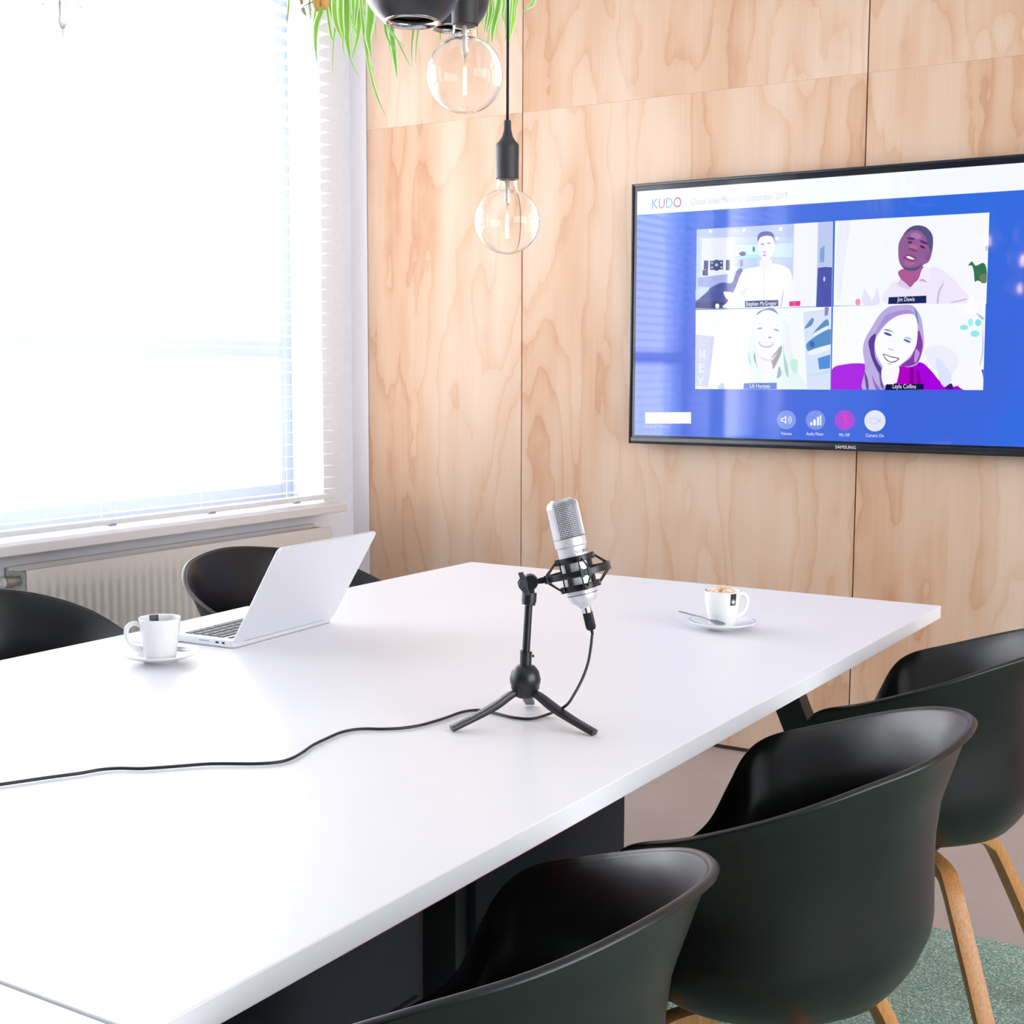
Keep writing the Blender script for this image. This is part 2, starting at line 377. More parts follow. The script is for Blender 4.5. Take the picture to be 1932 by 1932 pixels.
# ---------------------------------------------------------------- radiator
def radiator():
    y0, y1, z0, z1 = 2.485, 3.82, .12, .672
    t = thing('radiator', 'white ribbed panel radiator under the window sill', 'radiator', (-3.23, (y0+y1)/2, 0))
    w = (y1-y0)/2
    b = BM(); xf = .042
    ny = 41*12; zs = [z0, z0+.03, z0+.045, z1-.085, z1-.07, z1-.06, z1-.012, z1-.004, z1]
    dep = [0, 0, 1, 1, .6, 0, 0, -.3, -2]
    g = []
    for i in range(ny+1):
        y = -w+2*w*i/ny; ph = (i % 12)/12
        fl = max(0, math.sin(ph*2*PI))**.6 if .02 < i/ny < .98 else 0
        g.append([b.verts.new((xf-.012*(dep[k] if dep[k] > 0 else 0)*(fl)+(0.002*dep[k] if dep[k] < 0 else 0), y, z)) for k, z in enumerate(zs)])
    for a, c in zip(g, g[1:]):
        for k in range(len(zs)-1): b.faces.new((a[k], c[k], c[k+1], a[k+1]))
    put('front_panel', b, m_radiator, t, True)
    b = BM(); box(b, -.05, -.035, -w, w, z0, z1+.004, bev=.004); put('rear_panel', b, m_radiator, t, True, auto=40)
    b = BM(); box(b, -.035, .037, -w+.004, w-.004, z1-.02, z1-.012)
    put('top_grille', b, mat('radiator_grille', (.55, .50, .48), .5), t, False)
    b = BM(); box(b, -.034, .0355, -w, -w+.012, z0, z1-.006, bev=.003); put('side_cover', b, m_radiator, t, True, auto=40)
    b = BM(); box(b, -.034, .0355, w-.012, w, z0, z1-.006, bev=.003); put('side_cover', b, m_radiator, t, True, auto=40)
    # thermostat: axis along -y
    M = Matrix.Translation((.012, -w-.002, z1-.030)) @ Matrix.Rotation(PI/2, 4, 'X')
    b = BM(); lathe(b, [(0, 0), (.0135, 0), (.0135, .022), (.017, .024), (.017, .05), (.014, .053), (0, .053)], 24, M)
    v = put('valve', b, mat('valve_nickel', (.42, .40, .36), .35, metal=.6), t, True, auto=40)
    b = BM(); lathe(b, [(0, .053), (.0155, .053), (.0165, .058), (.0165, .064), (.0105, .070), (.0105, .078), (.006, .08), (0, .08)], 24, M)
    put('knob', b, mat('white_plastic_knob', (.8, .76, .72), .4), v, True, auto=40)
    b = BM(); tube(b, (.012, -w-.03, .0), (.012, -w-.03, z1-.045), .0045); put('pipe', b, mat('grey_pipe', (.35, .35, .38), .4), t)
    b = BM(); tube(b, (-.0, w, z1-.05), (-.0, w+.035, z1-.05), .008); tube(b, (-.0, w+.035, z1-.075), (-.0, w+.035, z1-.025), .011)
    put('vent_valve', b, mat('brass', (.55, .42, .25), .35, metal=.8), t)
radiator()

# ---------------------------------------------------------------- tables
def meeting_table(y0, y1, label):
    t = thing('meeting_table', label, 'table', (-1.366, (y0+y1)/2, 0), 0)
    w, l = .608, (y1-y0)/2
    b = BM(); box(b, -w, w, -l, l, .713, .74, bev=.0015); put('tabletop', b, m_table, t, False)
    ins = lambda s: .10 if abs((y1 if s > 0 else y0)-.68) < .01 else .31
    fr = BM()
    for s in (-1, 1): box(fr, s*.335-.02, s*.335+.02, -l+ins(-1)-.02, l-ins(1)+.02, .683, .7125)
    for s in (-1, 1): box(fr, -.36, .36, s*(l-ins(s))-.025, s*(l-ins(s))+.025, .683, .7125)
    put('underframe', fr, m_black_steel, t, False)
    for sx in (-1, 1):
        for s in (-1, 1):
            b = BM()
            top = Vector((sx*.335, s*(l-ins(s)), .69)); ft = Vector((sx*.50, s*(l-.03), .0185))
            sweep(b, [top, ft], rrect(.06, .045, .002, 1), upv=(0, 1, 0)); 
            put('leg', b, m_black_steel, t, False)
    return t, l
t, l = meeting_table(.682, 2.932, 'far white meeting table carrying the microphone and laptop')
b = BM(); box(b, .575, .582, .95-1.807, 1.42-1.807, .695, .7125); put('edge_strip', b, m_red, t, False, 'thin red strip under the table edge')
meeting_table(-1.57, .679, 'near white meeting table butted against the far one at the seam')

# pedestal cabinets under the table
def pedestal(y0, y1, label):
    t = thing('pedestal_cabinet', label, 'cabinet', (-1.30, (y0+y1)/2, 0), 0, 'black cabinets under the table')
    w = (y1-y0)/2
    b = BM(); box(b, -.20, .195, -w, w, .06, .66, bev=.004); put('carcass', b, mat('black_cabinet_body', (.008, .007, .009), .6), t, True, auto=40)
    for z0, z1 in ((.08, .36), (.365, .645)):
        b = BM(); box(b, .195, .211, -w+.03, w-.03, z0, z1, bev=.003); d = put('drawer', b, m_cabinet, t, True, auto=40)
        b = BM(); box(b, .211, .222, w-.13, w-.10, z1-.12, z1-.06, bev=.003); put('handle', b, m_dark, d, False)
    for sx in (-.15, .15):
        for q in (-1, 1):
            b = BM(); lathe(b, [(0, 0), (.02, 0), (.02, .03), (0, .03)], 16, Matrix.Translation((sx, q*(w-.05), .029)) @ Matrix.Rotation(PI/2, 4, 'X')); tube(b, (sx, q*(w-.05)-.015, .03), (sx, q*(w-.05)-.015, .062), .008)
            put('caster', b, m_black, t)
pedestal(1.60, 2.14, 'black pedestal cabinet under the table, behind the middle chair')
pedestal(.96, 1.52, 'black pedestal cabinet under the table, behind the nearest chair')

# ---------------------------------------------------------------- chairs
RIM = [(0, 0, .779), (.023, .124, .769), (.081, .21, .751), (.161, .27, .721), (.261, .289, .685), (.339, .275, .659), (.37, .25, .632),
       (.392, .236, .585), (.422, .226, .521), (.468, .208, .478), (.515, .15, .452), (.535, 0, .445)]
AL = [0, .06, .15, .27, .42, .58, .72, .84, .93, .98, 1]
BL = [1, .957, .912, .85, .823, .828, .834, .756, .653, .483, .238]
def interp(a, t):
    x = t*(len(a)-1); i = min(int(x), len(a)-2); return a[i]+(a[i+1]-a[i])*(x-i)
def chair_proto():
    t = thing('shell_chair', 'x', 'chair')
    full = [(u, -v, z) for u, v, z in RIM[::-1]] + RIM[1:-1]
    ring = catmull(full, 7, closed=True); N = len(ring)
    cen = Vector((.232, 0)); rows = []
    nrm = []
    for i in range(N):
        d = ring[(i+1) % N]-ring[i-1]; n = Vector((d.y, -d.x)); n.normalize() if n.length > 1e-6 else None
        if n.dot(Vector((ring[i].x, ring[i].y))-cen) < 0: n = -n
        nrm.append(n)
    def row(tt, off, dz, zb):
        A, B = interp(AL, tt), interp(BL, tt); r = []
        for p, n in zip(ring, nrm):
            x = cen.x+(p.x-cen.x)*B+n.x*off; y = (p.y)*B+n.y*off; z = p.z+(zb-p.z)*A+dz
            r.append((x, y, z))
        return r
    zb = .397; T = .0075
    lv = [1-i/26 for i in range(26)]
    lv = [v for v in lv if v > .03]
    for v in lv: rows.append(row(v, 0, 0, zb))
    rows += [row(.028, .0, 0, zb), row(.026, .0035, 0, zb), row(.017, .0064, 0, zb), row(.004, .0062, 0, zb), row(0, .003, .0015, zb), row(0, 0, .0028, zb), row(0, -.003, .0018, zb),
             row(0, -.0042, -.0008, zb), row(0, -.0052, -.0006, zb), row(.0, -.0068, -.001, zb), row(.006, -T, -.002, zb)]
    for v in reversed(lv): rows.append(row(v, -T if v < .8 else -T*(1-v)/.2, .0 if v < .7 else .012*(v-.7)/.3, zb))
    b = BM(); vr = [[b.verts.new(p) for p in r] for r in rows]
    for a, c in zip(vr, vr[1:]):
        for i in range(N): b.faces.new((a[i], a[(i+1) % N], c[(i+1) % N], c[i]))
    c0 = b.verts.new((.24, 0, zb)); c1 = b.verts.new((.24, 0, zb+.012))
    for i in range(N):
        b.faces.new((c0, vr[0][(i+1) % N], vr[0][i])); b.faces.new((c1, vr[-1][i], vr[-1][(i+1) % N]))
    put('seat_shell', b, m_shell, t)
    for f in (0, 1):
        for s in (-1, 1):
            if f == 0: pts = [(.245, .02, .364), (.20, .07, .363), (.165, .115, .359), (.149, .140, .344), (.135, .158, .318), (.090, .194, .2), (.054, .222, .1), (.018, .25, .001)]
            else: pts = [(.275, .02, .364), (.32, .07, .363), (.355, .115, .359), (.371, .140, .344), (.385, .158, .318), (.430, .194, .2), (.466, .222, .1), (.502, .25, .001)]
            path = catmull([(u, s*v, z) for u, v, z in pts], 6)
            b = BM(); sweep(b, path, rrect(.031, .021, .002, 2), upv=(0, 0, 1)); put('leg', b, m_oak, t, True, auto=35)
    b = BM(); lathe(b, [(0, .352), (.045, .352), (.055, .360), (.06, .396), (0, .396)], 24, Matrix.Translation((.26, 0, 0))); put('seat_mount', b, m_black, t)
    return t
POSES = [(-.477, .990, PI-.108, 'black shell chair with oak legs nearest the camera, front right'),
         (-.405, 1.727, PI+.083, 'black shell chair with oak legs, middle one right of the table'),
         (-.417, 2.459, PI+.011, 'black shell chair with oak legs, farthest one right of the table'),
         (-2.428, 2.493, -.033, 'black shell chair left of the table, behind the laptop'),
         (-2.466, 1.679, -.136, 'black shell chair left of the table, behind the left coffee cup')]
proto = chair_proto()
for i, (x, y, r, lb) in enumerate(POSES):
    c = proto if i == 0 else copy_tree(proto)
    c.location = (x, y, .0115); c.rotation_euler = (0, 0, r); c['label'] = lb; c['group'] = 'black shell chairs around the table'

# ---------------------------------------------------------------- television
YT = 4.02
def television():
    x0, x1, z0, z1 = -2.076, -.603, 1.001, 1.842
    t = thing('television', 'large flat wall television showing a four-person video call', 'television', ((x0+x1)/2, YT, z0))
    O = Vector(((x0+x1)/2, YT, z0))
    def P(px, py, k=0):
        p = at_y(px, py, YT); return Vector((p.x-O.x, -.0006-.0004*k, p.z-O.z))
    w = (x1-x0)/2; h = z1-z0
    b = BM(); box(b, -w+.02, w-.02, .018, .04, .02, h-.02, bev=.006); put('back_cover', b, m_black, t, True, auto=40)
    b = BM(); box(b, -.2, .2, .04, .056, .25, .6); put('wall_bracket', b, m_black_steel, t, False)
    bz = BM(); fw = .008
    box(bz, -w, -w+fw, -.005, .022, 0, h, bev=.0015); box(bz, w-fw, w, -.005, .022, 0, h, bev=.0015)
    box(bz, -w+fw, w-fw, -.005, .022, h-fw, h, bev=.0015); box(bz, -w+fw, w-fw, -.006, .022, 0, .022, bev=.002)
    put('bezel', bz, mat('black_gloss_bezel', (.02, .022, .03), .2), t, True, auto=40)
    def scr(name, rgb, s=1.0, gloss=True):
        m = emit(name, lin(rgb), s); bb = m.node_tree.nodes['Principled BSDF']
        bb.inputs['Roughness'].default_value = .045; bb.inputs['Specular IOR Level'].default_value = .8
        return m
    cache = {}
    def S(rgb, s=1.0):
        k = (rgb, s)
        if k not in cache: cache[k] = scr('screen_%d_%d_%d' % rgb, rgb, s)
        return cache[k]
    b = BM(); box(b, -w+fw, w-fw, .0, .018, .02, h-fw); put('black_border', b, mat('screen_border', (.008, .01, .02), .1), t, False)
    xl, xr, zb, zt_ = -w+.019, w-.019, .028, h-.024
    def flat(name, polys, parent=t):
        """polys: list of (points3, rgb)"""
        b = BM(); mats = []
        for pts, rgb in polys:
            mm = S(rgb) if isinstance(rgb, tuple) else rgb
            if mm not in mats: mats.append(mm)
            vs = [b.verts.new(p) for p in pts]
            f = b.faces.new(vs); f.normal_update()
            if f.normal.y > 0: f.normal_flip()
            f.material_index = mats.index(mm)
        bmesh.ops.triangulate(b, faces=[f for f in b.faces if len(f.verts) > 4])
        return put(name, b, mats, parent, 'keep')
    # blue background with soft diagonal variation
    mb = emit('call_background', (.05, .15, .7), 1.0); nt = mb.node_tree; bb = nt.nodes['Principled BSDF']
    bb.inputs['Roughness'].default_value = .045; bb.inputs['Specular IOR Level'].default_value = .8
    tc = nt.nodes.new('ShaderNodeTexCoord'); n = nt.nodes.new('ShaderNodeTexNoise'); n.inputs['Scale'].default_value = 1.6
    r = nt.nodes.new('ShaderNodeValToRGB'); r.color_ramp.elements[0].color = (*lin((66, 98, 216)), 1); r.color_ramp.elements[1].color = (*lin((46, 112, 228)), 1)
    r.color_ramp.elements[0].position = .35; r.color_ramp.elements[1].position = .65
    nt.links.new(tc.outputs['Object'], n.inputs[0]); nt.links.new(n.outputs[0], r.inputs[0]); nt.links.new(r.outputs[0], bb.inputs['Emission Color'])
    def rect3(a, c, d, e, k): return [Vector((a, -.0006-.0004*k, d)), Vector((c, -.0006-.0004*k, d)), Vector((c, -.0006-.0004*k, e)), Vector((a, -.0006-.0004*k, e))]
    flat('screen_picture', [(rect3(xl, xr, zb, zt_, 0), mb)])
    zw = P(1209, 405).z
    flat('title_bar', [(rect3(xl, xr, zw, zt_, 1), (246, 250, 255))])
    def text(s, px, py, hpx, rgb, name, parent=t, k=8, wpx=None, bold=0.0, cols=None):
        me = text_mesh(s, 1.0)
        xs_ = [v.co.x for v in me.vertices]; ys_ = [v.co.y for v in me.vertices]
        a = P(px, py, k); sc = (P(px, py).z-P(px, py+hpx).z)/ (max(ys_) if ys_ else 1)
        b = BM(); b.from_mesh(me); bpy.data.meshes.remove(me)
        sx = sc
        if wpx: sx = (P(px+wpx, py).x-P(px, py).x)/(max(xs_)-min(xs_))
        x_min = min(xs_)
        X_ = max(xs_)-x_min
        for f in b.faces:
            if cols: f.material_index = min(int((f.calc_center_median().x-x_min)/X_*len(cols)), len(cols)-1)
        for v in b.verts: v.co = Vector((a.x+(v.co.x-x_min)*sx, a.y, a.z+v.co.y*sc))
        for f in b.faces:
            f.normal_update()
            if f.normal.y > 0: f.normal_flip()
        mats = [S(c) for c in cols] if cols else [S(rgb)]
        return put(name, b, mats, parent, 'keep')
    text('KUDO', 1231, 394.5, 19, None, 'logo_lettering', wpx=55, cols=[(70, 120, 200), (150, 50, 150), (60, 190, 220), (190, 80, 130)])
    text('Global Sales Meeting - September 2019', 1304, 387, 12, (196, 205, 228), 'title_lettering', wpx=182)
    # crop coordinate systems used while tracing
    CA = lambda x, y: (1190+x*.19151, 340+y*.19151)
    CB = lambda x, y: (1560+x*.17598, 380+y*.17598)
    CC = lambda x, y: (1300+x*.14493, 560+y*.14493)
    CD = lambda x, y: (1560+x*.16563, 560+y*.16563)
    def tile(conv, corners, bgc, shapes, lab, tagbox, tagc, tagtext, ttw, ttx, tty, tth):
        base = flat('call_tile', [([P(*c, 2) for c in corners], bgc)])
        base['label'] = lab
        polys = []
        k = 3
        def clip(poly):
            ar = sum(corners[i][0]*corners[(i+1) % 4][1]-corners[(i+1) % 4][0]*corners[i][1] for i in range(4))
            for i in range(4):
                a, c = corners[i], corners[(i+1) % 4]; out = []
                sd = lambda p: ((c[0]-a[0])*(p.y-a[1])-(c[1]-a[1])*(p.x-a[0]))*(1 if ar > 0 else -1)
                for n_ in range(len(poly)):
                    p, q = poly[n_], poly[(n_+1) % len(poly)]; dp, dq = sd(p), sd(q)
                    if dp >= 0: out.append(p)
                    if dp*dq < 0: out.append(p.lerp(q, dp/(dp-dq)))
                poly = out
                if len(poly) < 3: return None
            return poly
        for sh in shapes:
            pts, rgb = sh[0], sh[1]; sm = sh[2] if len(sh) > 2 else True
            pp = [Vector((*conv(*q), 0)) for q in pts]
            if sm: pp = catmull(pp, 5, closed=True)
            pp = clip(pp)
            if pp: polys.append(([P(q.x, q.y, k) for q in pp], rgb)); k += .25
        flat('portrait', polys, base)
        flat('name_tag', [([P(*c, 16) for c in tagbox], tagc)], base)
        text(tagtext, ttx, tty, tth, (240, 244, 255), 'name_lettering', base, k=17, wpx=ttw)
        return base
    def E_(cx, cy, rx, ry, n=12, rot=0): return [(cx+rx*math.cos(2*PI*i/n)*math.cos(rot)-ry*math.sin(2*PI*i/n)*math.sin(rot), cy+rx*math.cos(2*PI*i/n)*math.sin(rot)+ry*math.sin(2*PI*i/n)*math.cos(rot)) for i in range(n)]
    # tile 1: man standing in a kitchen
    tile(CA, [(1315, 433), (1572, 418), (1570, 579), (1313, 583)], (196, 208, 240), [
        ([(655, 490), (1610, 430), (1600, 560), (655, 560)], (186, 198, 236), False),
        ([(705, 575), (1020, 565), (1010, 1010), (690, 1010)], (226, 230, 252), False),
        ([(1030, 640), (1600, 620), (1595, 760), (1030, 760)], (206, 232, 246), False),
        ([(1040, 750), (1250, 735), (1250, 870), (1050, 880)], (176, 196, 226), False),
        ([(1075, 790), (1110, 785), (1108, 850), (1078, 852)], (150, 120, 200), False),
        ([(1050, 755), (1330, 735), (1330, 760), (1050, 775)], (170, 222, 226), False),
        (E_(1105, 725, 35, 22), (60, 60, 110)), (E_(1215, 680, 12, 28), (60, 110, 110)),
        (E_(790, 502, 17, 17), (255, 255, 255)), (E_(1118, 490, 17, 17), (255, 255, 255)), (E_(1480, 480, 19, 19), (255, 255, 255)), (E_(1445, 575, 17, 17), (255, 255, 255)),
        ([(725, 792), (768, 792), (766, 880), (722, 880)], (50, 54, 110), False), ([(942, 786), (980, 786), (978, 888), (940, 888)], (50, 54, 110), False),
        ([(785, 795), (915, 788), (912, 880), (785, 885)], (44, 50, 105), False), (E_(850, 838, 42, 55), (40, 46, 100)), (E_(850, 835, 16, 16), (150, 180, 240)),
        (E_(805, 815, 10, 10), (170, 190, 240)), (E_(805, 860, 10, 10), (170, 190, 240)), (E_(897, 815, 10, 10), (170, 190, 240)), (E_(897, 858, 10, 10), (170, 190, 240)),
        ([(712, 885), (765, 880), (765, 940), (712, 940)], (48, 52, 110), False),
        ([(665, 1050), (665, 960), (960, 925), (955, 1060)], (160, 170, 225), False),
        ([(648, 1200), (700, 1120), (880, 1015), (1000, 1010), (1045, 900), (1100, 870), (1110, 1000), (1050, 1100), (980, 1190), (960, 1255), (650, 1260)], (40, 60, 150)),
        ([(650, 1075), (780, 1065), (700, 1150), (650, 1180)], (200, 215, 248)),
        ([(640, 1200), (850, 1190), (960, 1210), (960, 1262), (640, 1262)], (30, 36, 100), False), (E_(858, 1240, 20, 25), (240, 244, 255)),
        ([(1615, 425), (1850, 410), (1828, 1240), (1600, 1245)], (244, 244, 255), False),
        ([(1855, 410), (1995, 402), (1990, 860), (1850, 865)], (186, 200, 240), False),
        ([(1870, 680), (1915, 640), (1912, 810), (1868, 812)], (130, 160, 210), False),
        ([(1848, 865), (1925, 855), (1990, 860), (1985, 1250), (1832, 1250)], (66, 76, 170), False), (E_(1912, 975, 9, 25), (200, 215, 250)),
        # body
        ([(1275, 850), (1130, 880), (1080, 950), (1030, 1080), (960, 1200), (960, 1262), (1640, 1248), (1620, 1100), (1590, 930), (1540, 860), (1395, 820)], (248, 246, 255)),
        ([(925, 1100), (1000, 1105), (1050, 1130), (1030, 1190), (960, 1175), (930, 1135)], (246, 246, 255)),
        ([(1050, 1100), (1160, 1060), (1130, 1120), (1080, 1170)], (220, 218, 245)),
        ([(1280, 860), (1320, 900), (1345, 890), (1335, 875), (1390, 880), (1400, 840), (1390, 780), (1290, 780)], (238, 234, 252)),
        ([(1480, 1240), (1500, 1120), (1515, 1080), (1495, 1245)], (190, 190, 228)),
        ([(1318, 900), (1326, 900), (1318, 1180), (1310, 1180)], (226, 224, 246), False),
        # head
        ([(1262, 620), (1270, 560), (1330, 525), (1410, 540), (1432, 620), (1425, 700), (1385, 770), (1345, 795), (1305, 775), (1268, 700)], (240, 236, 252)),
        ([(1258, 610), (1258, 550), (1290, 515), (1350, 505), (1410, 530), (1432, 640), (1420, 600), (1400, 560), (1340, 548), (1285, 565)], (86, 92, 165)),
        (E_(1305, 632, 18, 8), (150, 150, 205)), (E_(1368, 622, 16, 8), (150, 150, 205)), (E_(1325, 710, 22, 9), (205, 190, 230)), (E_(1325, 742, 16, 8), (170, 150, 205)),
        ([(1568, 1195), (1680, 1190), (1675, 1240), (1570, 1243)], (235, 40, 110), False), ([(1605, 1195), (1635, 1194), (1632, 1241), (1605, 1242)], (230, 60, 200), False),
    ], 'upper left call picture with a man in a white shirt', [(1407, 568), (1470, 566), (1470, 578), (1407, 580)], (32, 44, 110), 'Stephen McGregor', 58, 1409, 577.5, 8)
    # tile 2: man tilting his head
    tile(CB, [(1576, 417), (1867, 401), (1861, 573), (1573, 577)], (246, 249, 255), [
        ([(130, 210), (260, 205), (200, 600), (150, 1000), (100, 1000)], (236, 238, 252)),
        ([(640, 1090), (680, 900), (760, 860), (900, 920), (1040, 800), (1150, 700), (1300, 780), (1420, 900), (1560, 1060), (1560, 1090)], (240, 232, 252)),
        ([(390, 1100), (400, 940), (450, 1000), (490, 1060), (540, 930), (560, 1000), (560, 1100)], (230, 226, 250)),
        (E_(335, 1080, 28, 38), (240, 150, 190)),
        ([(1180, 1085), (1200, 950), (1260, 870), (1215, 980), (1200, 1085)], (206, 190, 235)),
        ([(1330, 1080), (1480, 1045), (1500, 1055), (1380, 1085)], (206, 190, 235)),
        ([(780, 740), (1025, 690), (1020, 800), (960, 850), (900, 920), (850, 880), (800, 840)], (176, 92, 150)),
        ([(1020, 700), (985, 830), (930, 880), (960, 850), (1030, 780)], (120, 60, 120)),
        ([(775, 860), (800, 840), (895, 925), (860, 940), (760, 895)], (222, 206, 240)),
        ([(1025, 720), (1080, 700), (1120, 760), (1090, 870), (1000, 850), (900, 925), (985, 830)], (246, 236, 254)),
        ([(990, 850), (1030, 830), (1080, 870), (1040, 860)], (196, 170, 230)),
        ([(770, 580), (775, 450), (830, 350), (900, 290), (1000, 262), (1090, 300), (1138, 400), (1135, 520), (1100, 640), (1040, 680), (980, 730), (900, 742), (830, 715), (785, 660)], (150, 96, 150)),
        ([(820, 360), (880, 290), (960, 258), (1060, 275), (1130, 350), (1142, 450), (1120, 540), (1080, 440), (1060, 380), (1000, 320), (920, 310), (860, 340)], (90, 84, 130)),
        (E_(960, 370, 60, 32, rot=.2), (170, 124, 180)),
        (E_(1090, 580, 22, 50, rot=.4), (130, 90, 150)),
        (E_(905, 400, 42, 14, rot=.1), (86, 56, 110)), (E_(1045, 440, 48, 15, rot=.4), (86, 56, 110)),
        (E_(895, 440, 26, 12, rot=.1), (70, 44, 90)), (E_(1030, 490, 30, 12, rot=.5), (70, 44, 90)),
        (E_(930, 500, 45, 34, rot=.35), (180, 110, 155)), (E_(925, 520, 55, 14, rot=.3), (130, 70, 120)),
        ([(820, 610), (850, 580), (910, 572), (965, 605), (950, 640), (900, 640), (850, 622)], (136, 74, 128)),
        ([(858, 594), (885, 588), (925, 606), (945, 624), (900, 620), (865, 606)], (244, 232, 248)),
        ([(840, 640), (900, 655), (950, 665), (900, 690), (850, 680)], (176, 104, 160)),
        ([(785, 660), (830, 700), (900, 715), (980, 700), (1030, 660), (980, 732), (900, 745), (830, 722)], (84, 86, 130)),
        ([(1520, 690), (1560, 645), (1600, 690), (1680, 660), (1715, 720), (1718, 860), (1680, 870), (1620, 850), (1590, 860), (1580, 760), (1560, 690)], (52, 116, 84)),
        ([(1640, 800), (1715, 780), (1715, 868), (1660, 872)], (110, 130, 90)), (E_(1720, 500, 18, 34), (186, 206, 200)),
    ], 'upper right call picture with a bearded man tilting his head', [(1678, 561), (1749, 558), (1749, 572), (1677, 574)], (28, 38, 96), 'Jim Dawis', 33, 1694, 569, 8)
    # tile 3: blonde woman
    tile(CC, [(1313, 585), (1569, 579), (1567, 735), (1312, 734)], (244, 248, 255), [
        ([(90, 490), (330, 520), (300, 800), (250, 1180), (90, 1160)], (206, 206, 246), False),
        ([(140, 690), (160, 690), (160, 740), (190, 740), (190, 690), (215, 690), (215, 800), (190, 800), (190, 760), (160, 760), (160, 800), (140, 800)], (214, 232, 246), False),
        ([(130, 870), (205, 870), (205, 890), (155, 890), (155, 905), (195, 905), (195, 925), (155, 925), (155, 960), (205, 960), (205, 985), (130, 985)], (214, 232, 246), False),
        ([(110, 1045), (135, 1045), (155, 1090), (180, 1045), (205, 1045), (165, 1110), (165, 1150), (140, 1150), (140, 1110)], (214, 232, 246), False),
        ([(300, 1180), (330, 600), (420, 540), (800, 540), (800, 1200), (320, 1200)], (252, 253, 255)),
        ([(380, 1195), (400, 1150), (450, 1120), (470, 1200)], (200, 210, 240)),
        ([(1490, 200), (1855, 150), (1840, 1200), (1540, 1200)], (214, 226, 250), False),
        ([(1770, 135), (1825, 135), (1810, 240), (1770, 250)], (150, 120, 190), False),
        ([(1510, 400), (1600, 280), (1630, 300), (1600, 370), (1530, 410)], (96, 140, 200)), ([(1690, 390), (1800, 290), (1815, 400), (1650, 470), (1600, 500)], (84, 140, 190)),
        ([(1560, 580), (1850, 420), (1850, 640), (1600, 700), (1540, 690)], (80, 140, 200)), ([(1570, 600), (1620, 580), (1640, 640), (1600, 660)], (60, 90, 190)), ([(1620, 480), (1800, 380), (1810, 410), (1650, 500)], (230, 240, 255)),
        ([(1580, 700), (1850, 620), (1850, 680), (1600, 760)], (236, 240, 255)), ([(1680, 800), (1845, 750), (1840, 930), (1700, 945)], (70, 140, 215), False),
        ([(1560, 1010), (1840, 960), (1840, 990), (1560, 1040)], (190, 226, 236), False),
        ([(880, 240), (860, 330), (810, 480), (780, 620), (760, 760), (790, 900), (800, 1100), (760, 1200), (1500, 1200), (1440, 1000), (1380, 820), (1330, 640), (1290, 440), (1240, 250), (1130, 170), (980, 160)], (228, 244, 244)),
        ([(1270, 380), (1300, 380), (1340, 640), (1250, 700)], (240, 236, 250)), ([(1330, 820), (1420, 830), (1400, 1000), (1340, 940)], (196, 236, 220)),
        ([(870, 720), (930, 940), (960, 1100), (1000, 1110), (1080, 960), (1180, 780), (1200, 640)], (244, 240, 252)),
        ([(1080, 790), (1200, 640), (1210, 720), (1150, 860), (1100, 940), (1090, 870)], (150, 150, 150)), ([(1085, 800), (1130, 740), (1110, 850), (1080, 870)], (190, 150, 150)),
        ([(860, 720), (880, 860), (910, 930), (880, 880), (850, 800)], (140, 160, 180)), ([(1150, 1040), (1180, 900), (1210, 1000), (1170, 1060)], (150, 176, 176)),
        ([(1230, 600), (1250, 760), (1290, 900), (1300, 1050), (1250, 940)], (176, 206, 200)), ([(800, 560), (790, 700), (820, 900), (780, 800)], (190, 220, 226)),
        ([(870, 420), (880, 280), (940, 200), (1030, 175), (1120, 200), (1190, 280), (1215, 430), (1205, 580), (1150, 700), (1060, 775), (980, 770), (900, 680), (870, 560)], (250, 250, 255)),
        ([(880, 240), (920, 190), (1000, 160), (1080, 150), (1130, 170), (1170, 230), (1130, 205), (1060, 178), (980, 180), (930, 210)], (120, 136, 175)),
        ([(885, 355), (930, 345), (980, 360), (930, 352)], (200, 205, 235)), ([(1100, 385), (1150, 370), (1195, 385), (1150, 378)], (190, 195, 230)),
        (E_(930, 412, 36, 13, rot=-.1), (150, 175, 225)), (E_(1145, 432, 40, 14, rot=.3), (140, 165, 220)), (E_(1060, 530, 24, 13), (170, 165, 200)), (E_(990, 525, 10, 8), (200, 200, 228)),
        ([(910, 590), (980, 595), (1060, 595), (1112, 600), (1090, 650), (1010, 665), (940, 640)], (196, 186, 216)), ([(935, 598), (1010, 602), (1090, 605), (1070, 632), (1000, 640), (950, 625)], (255, 255, 255)),
        ([(900, 760), (980, 800), (1080, 800), (1160, 720), (1090, 830), (990, 830)], (224, 216, 236)),
    ], 'lower left call picture with a smiling blonde woman', [(1405, 723), (1467, 722), (1467, 734), (1404, 734)], (74, 110, 200), 'Lili Haniyea', 38, 1416.5, 731.5, 7.5)
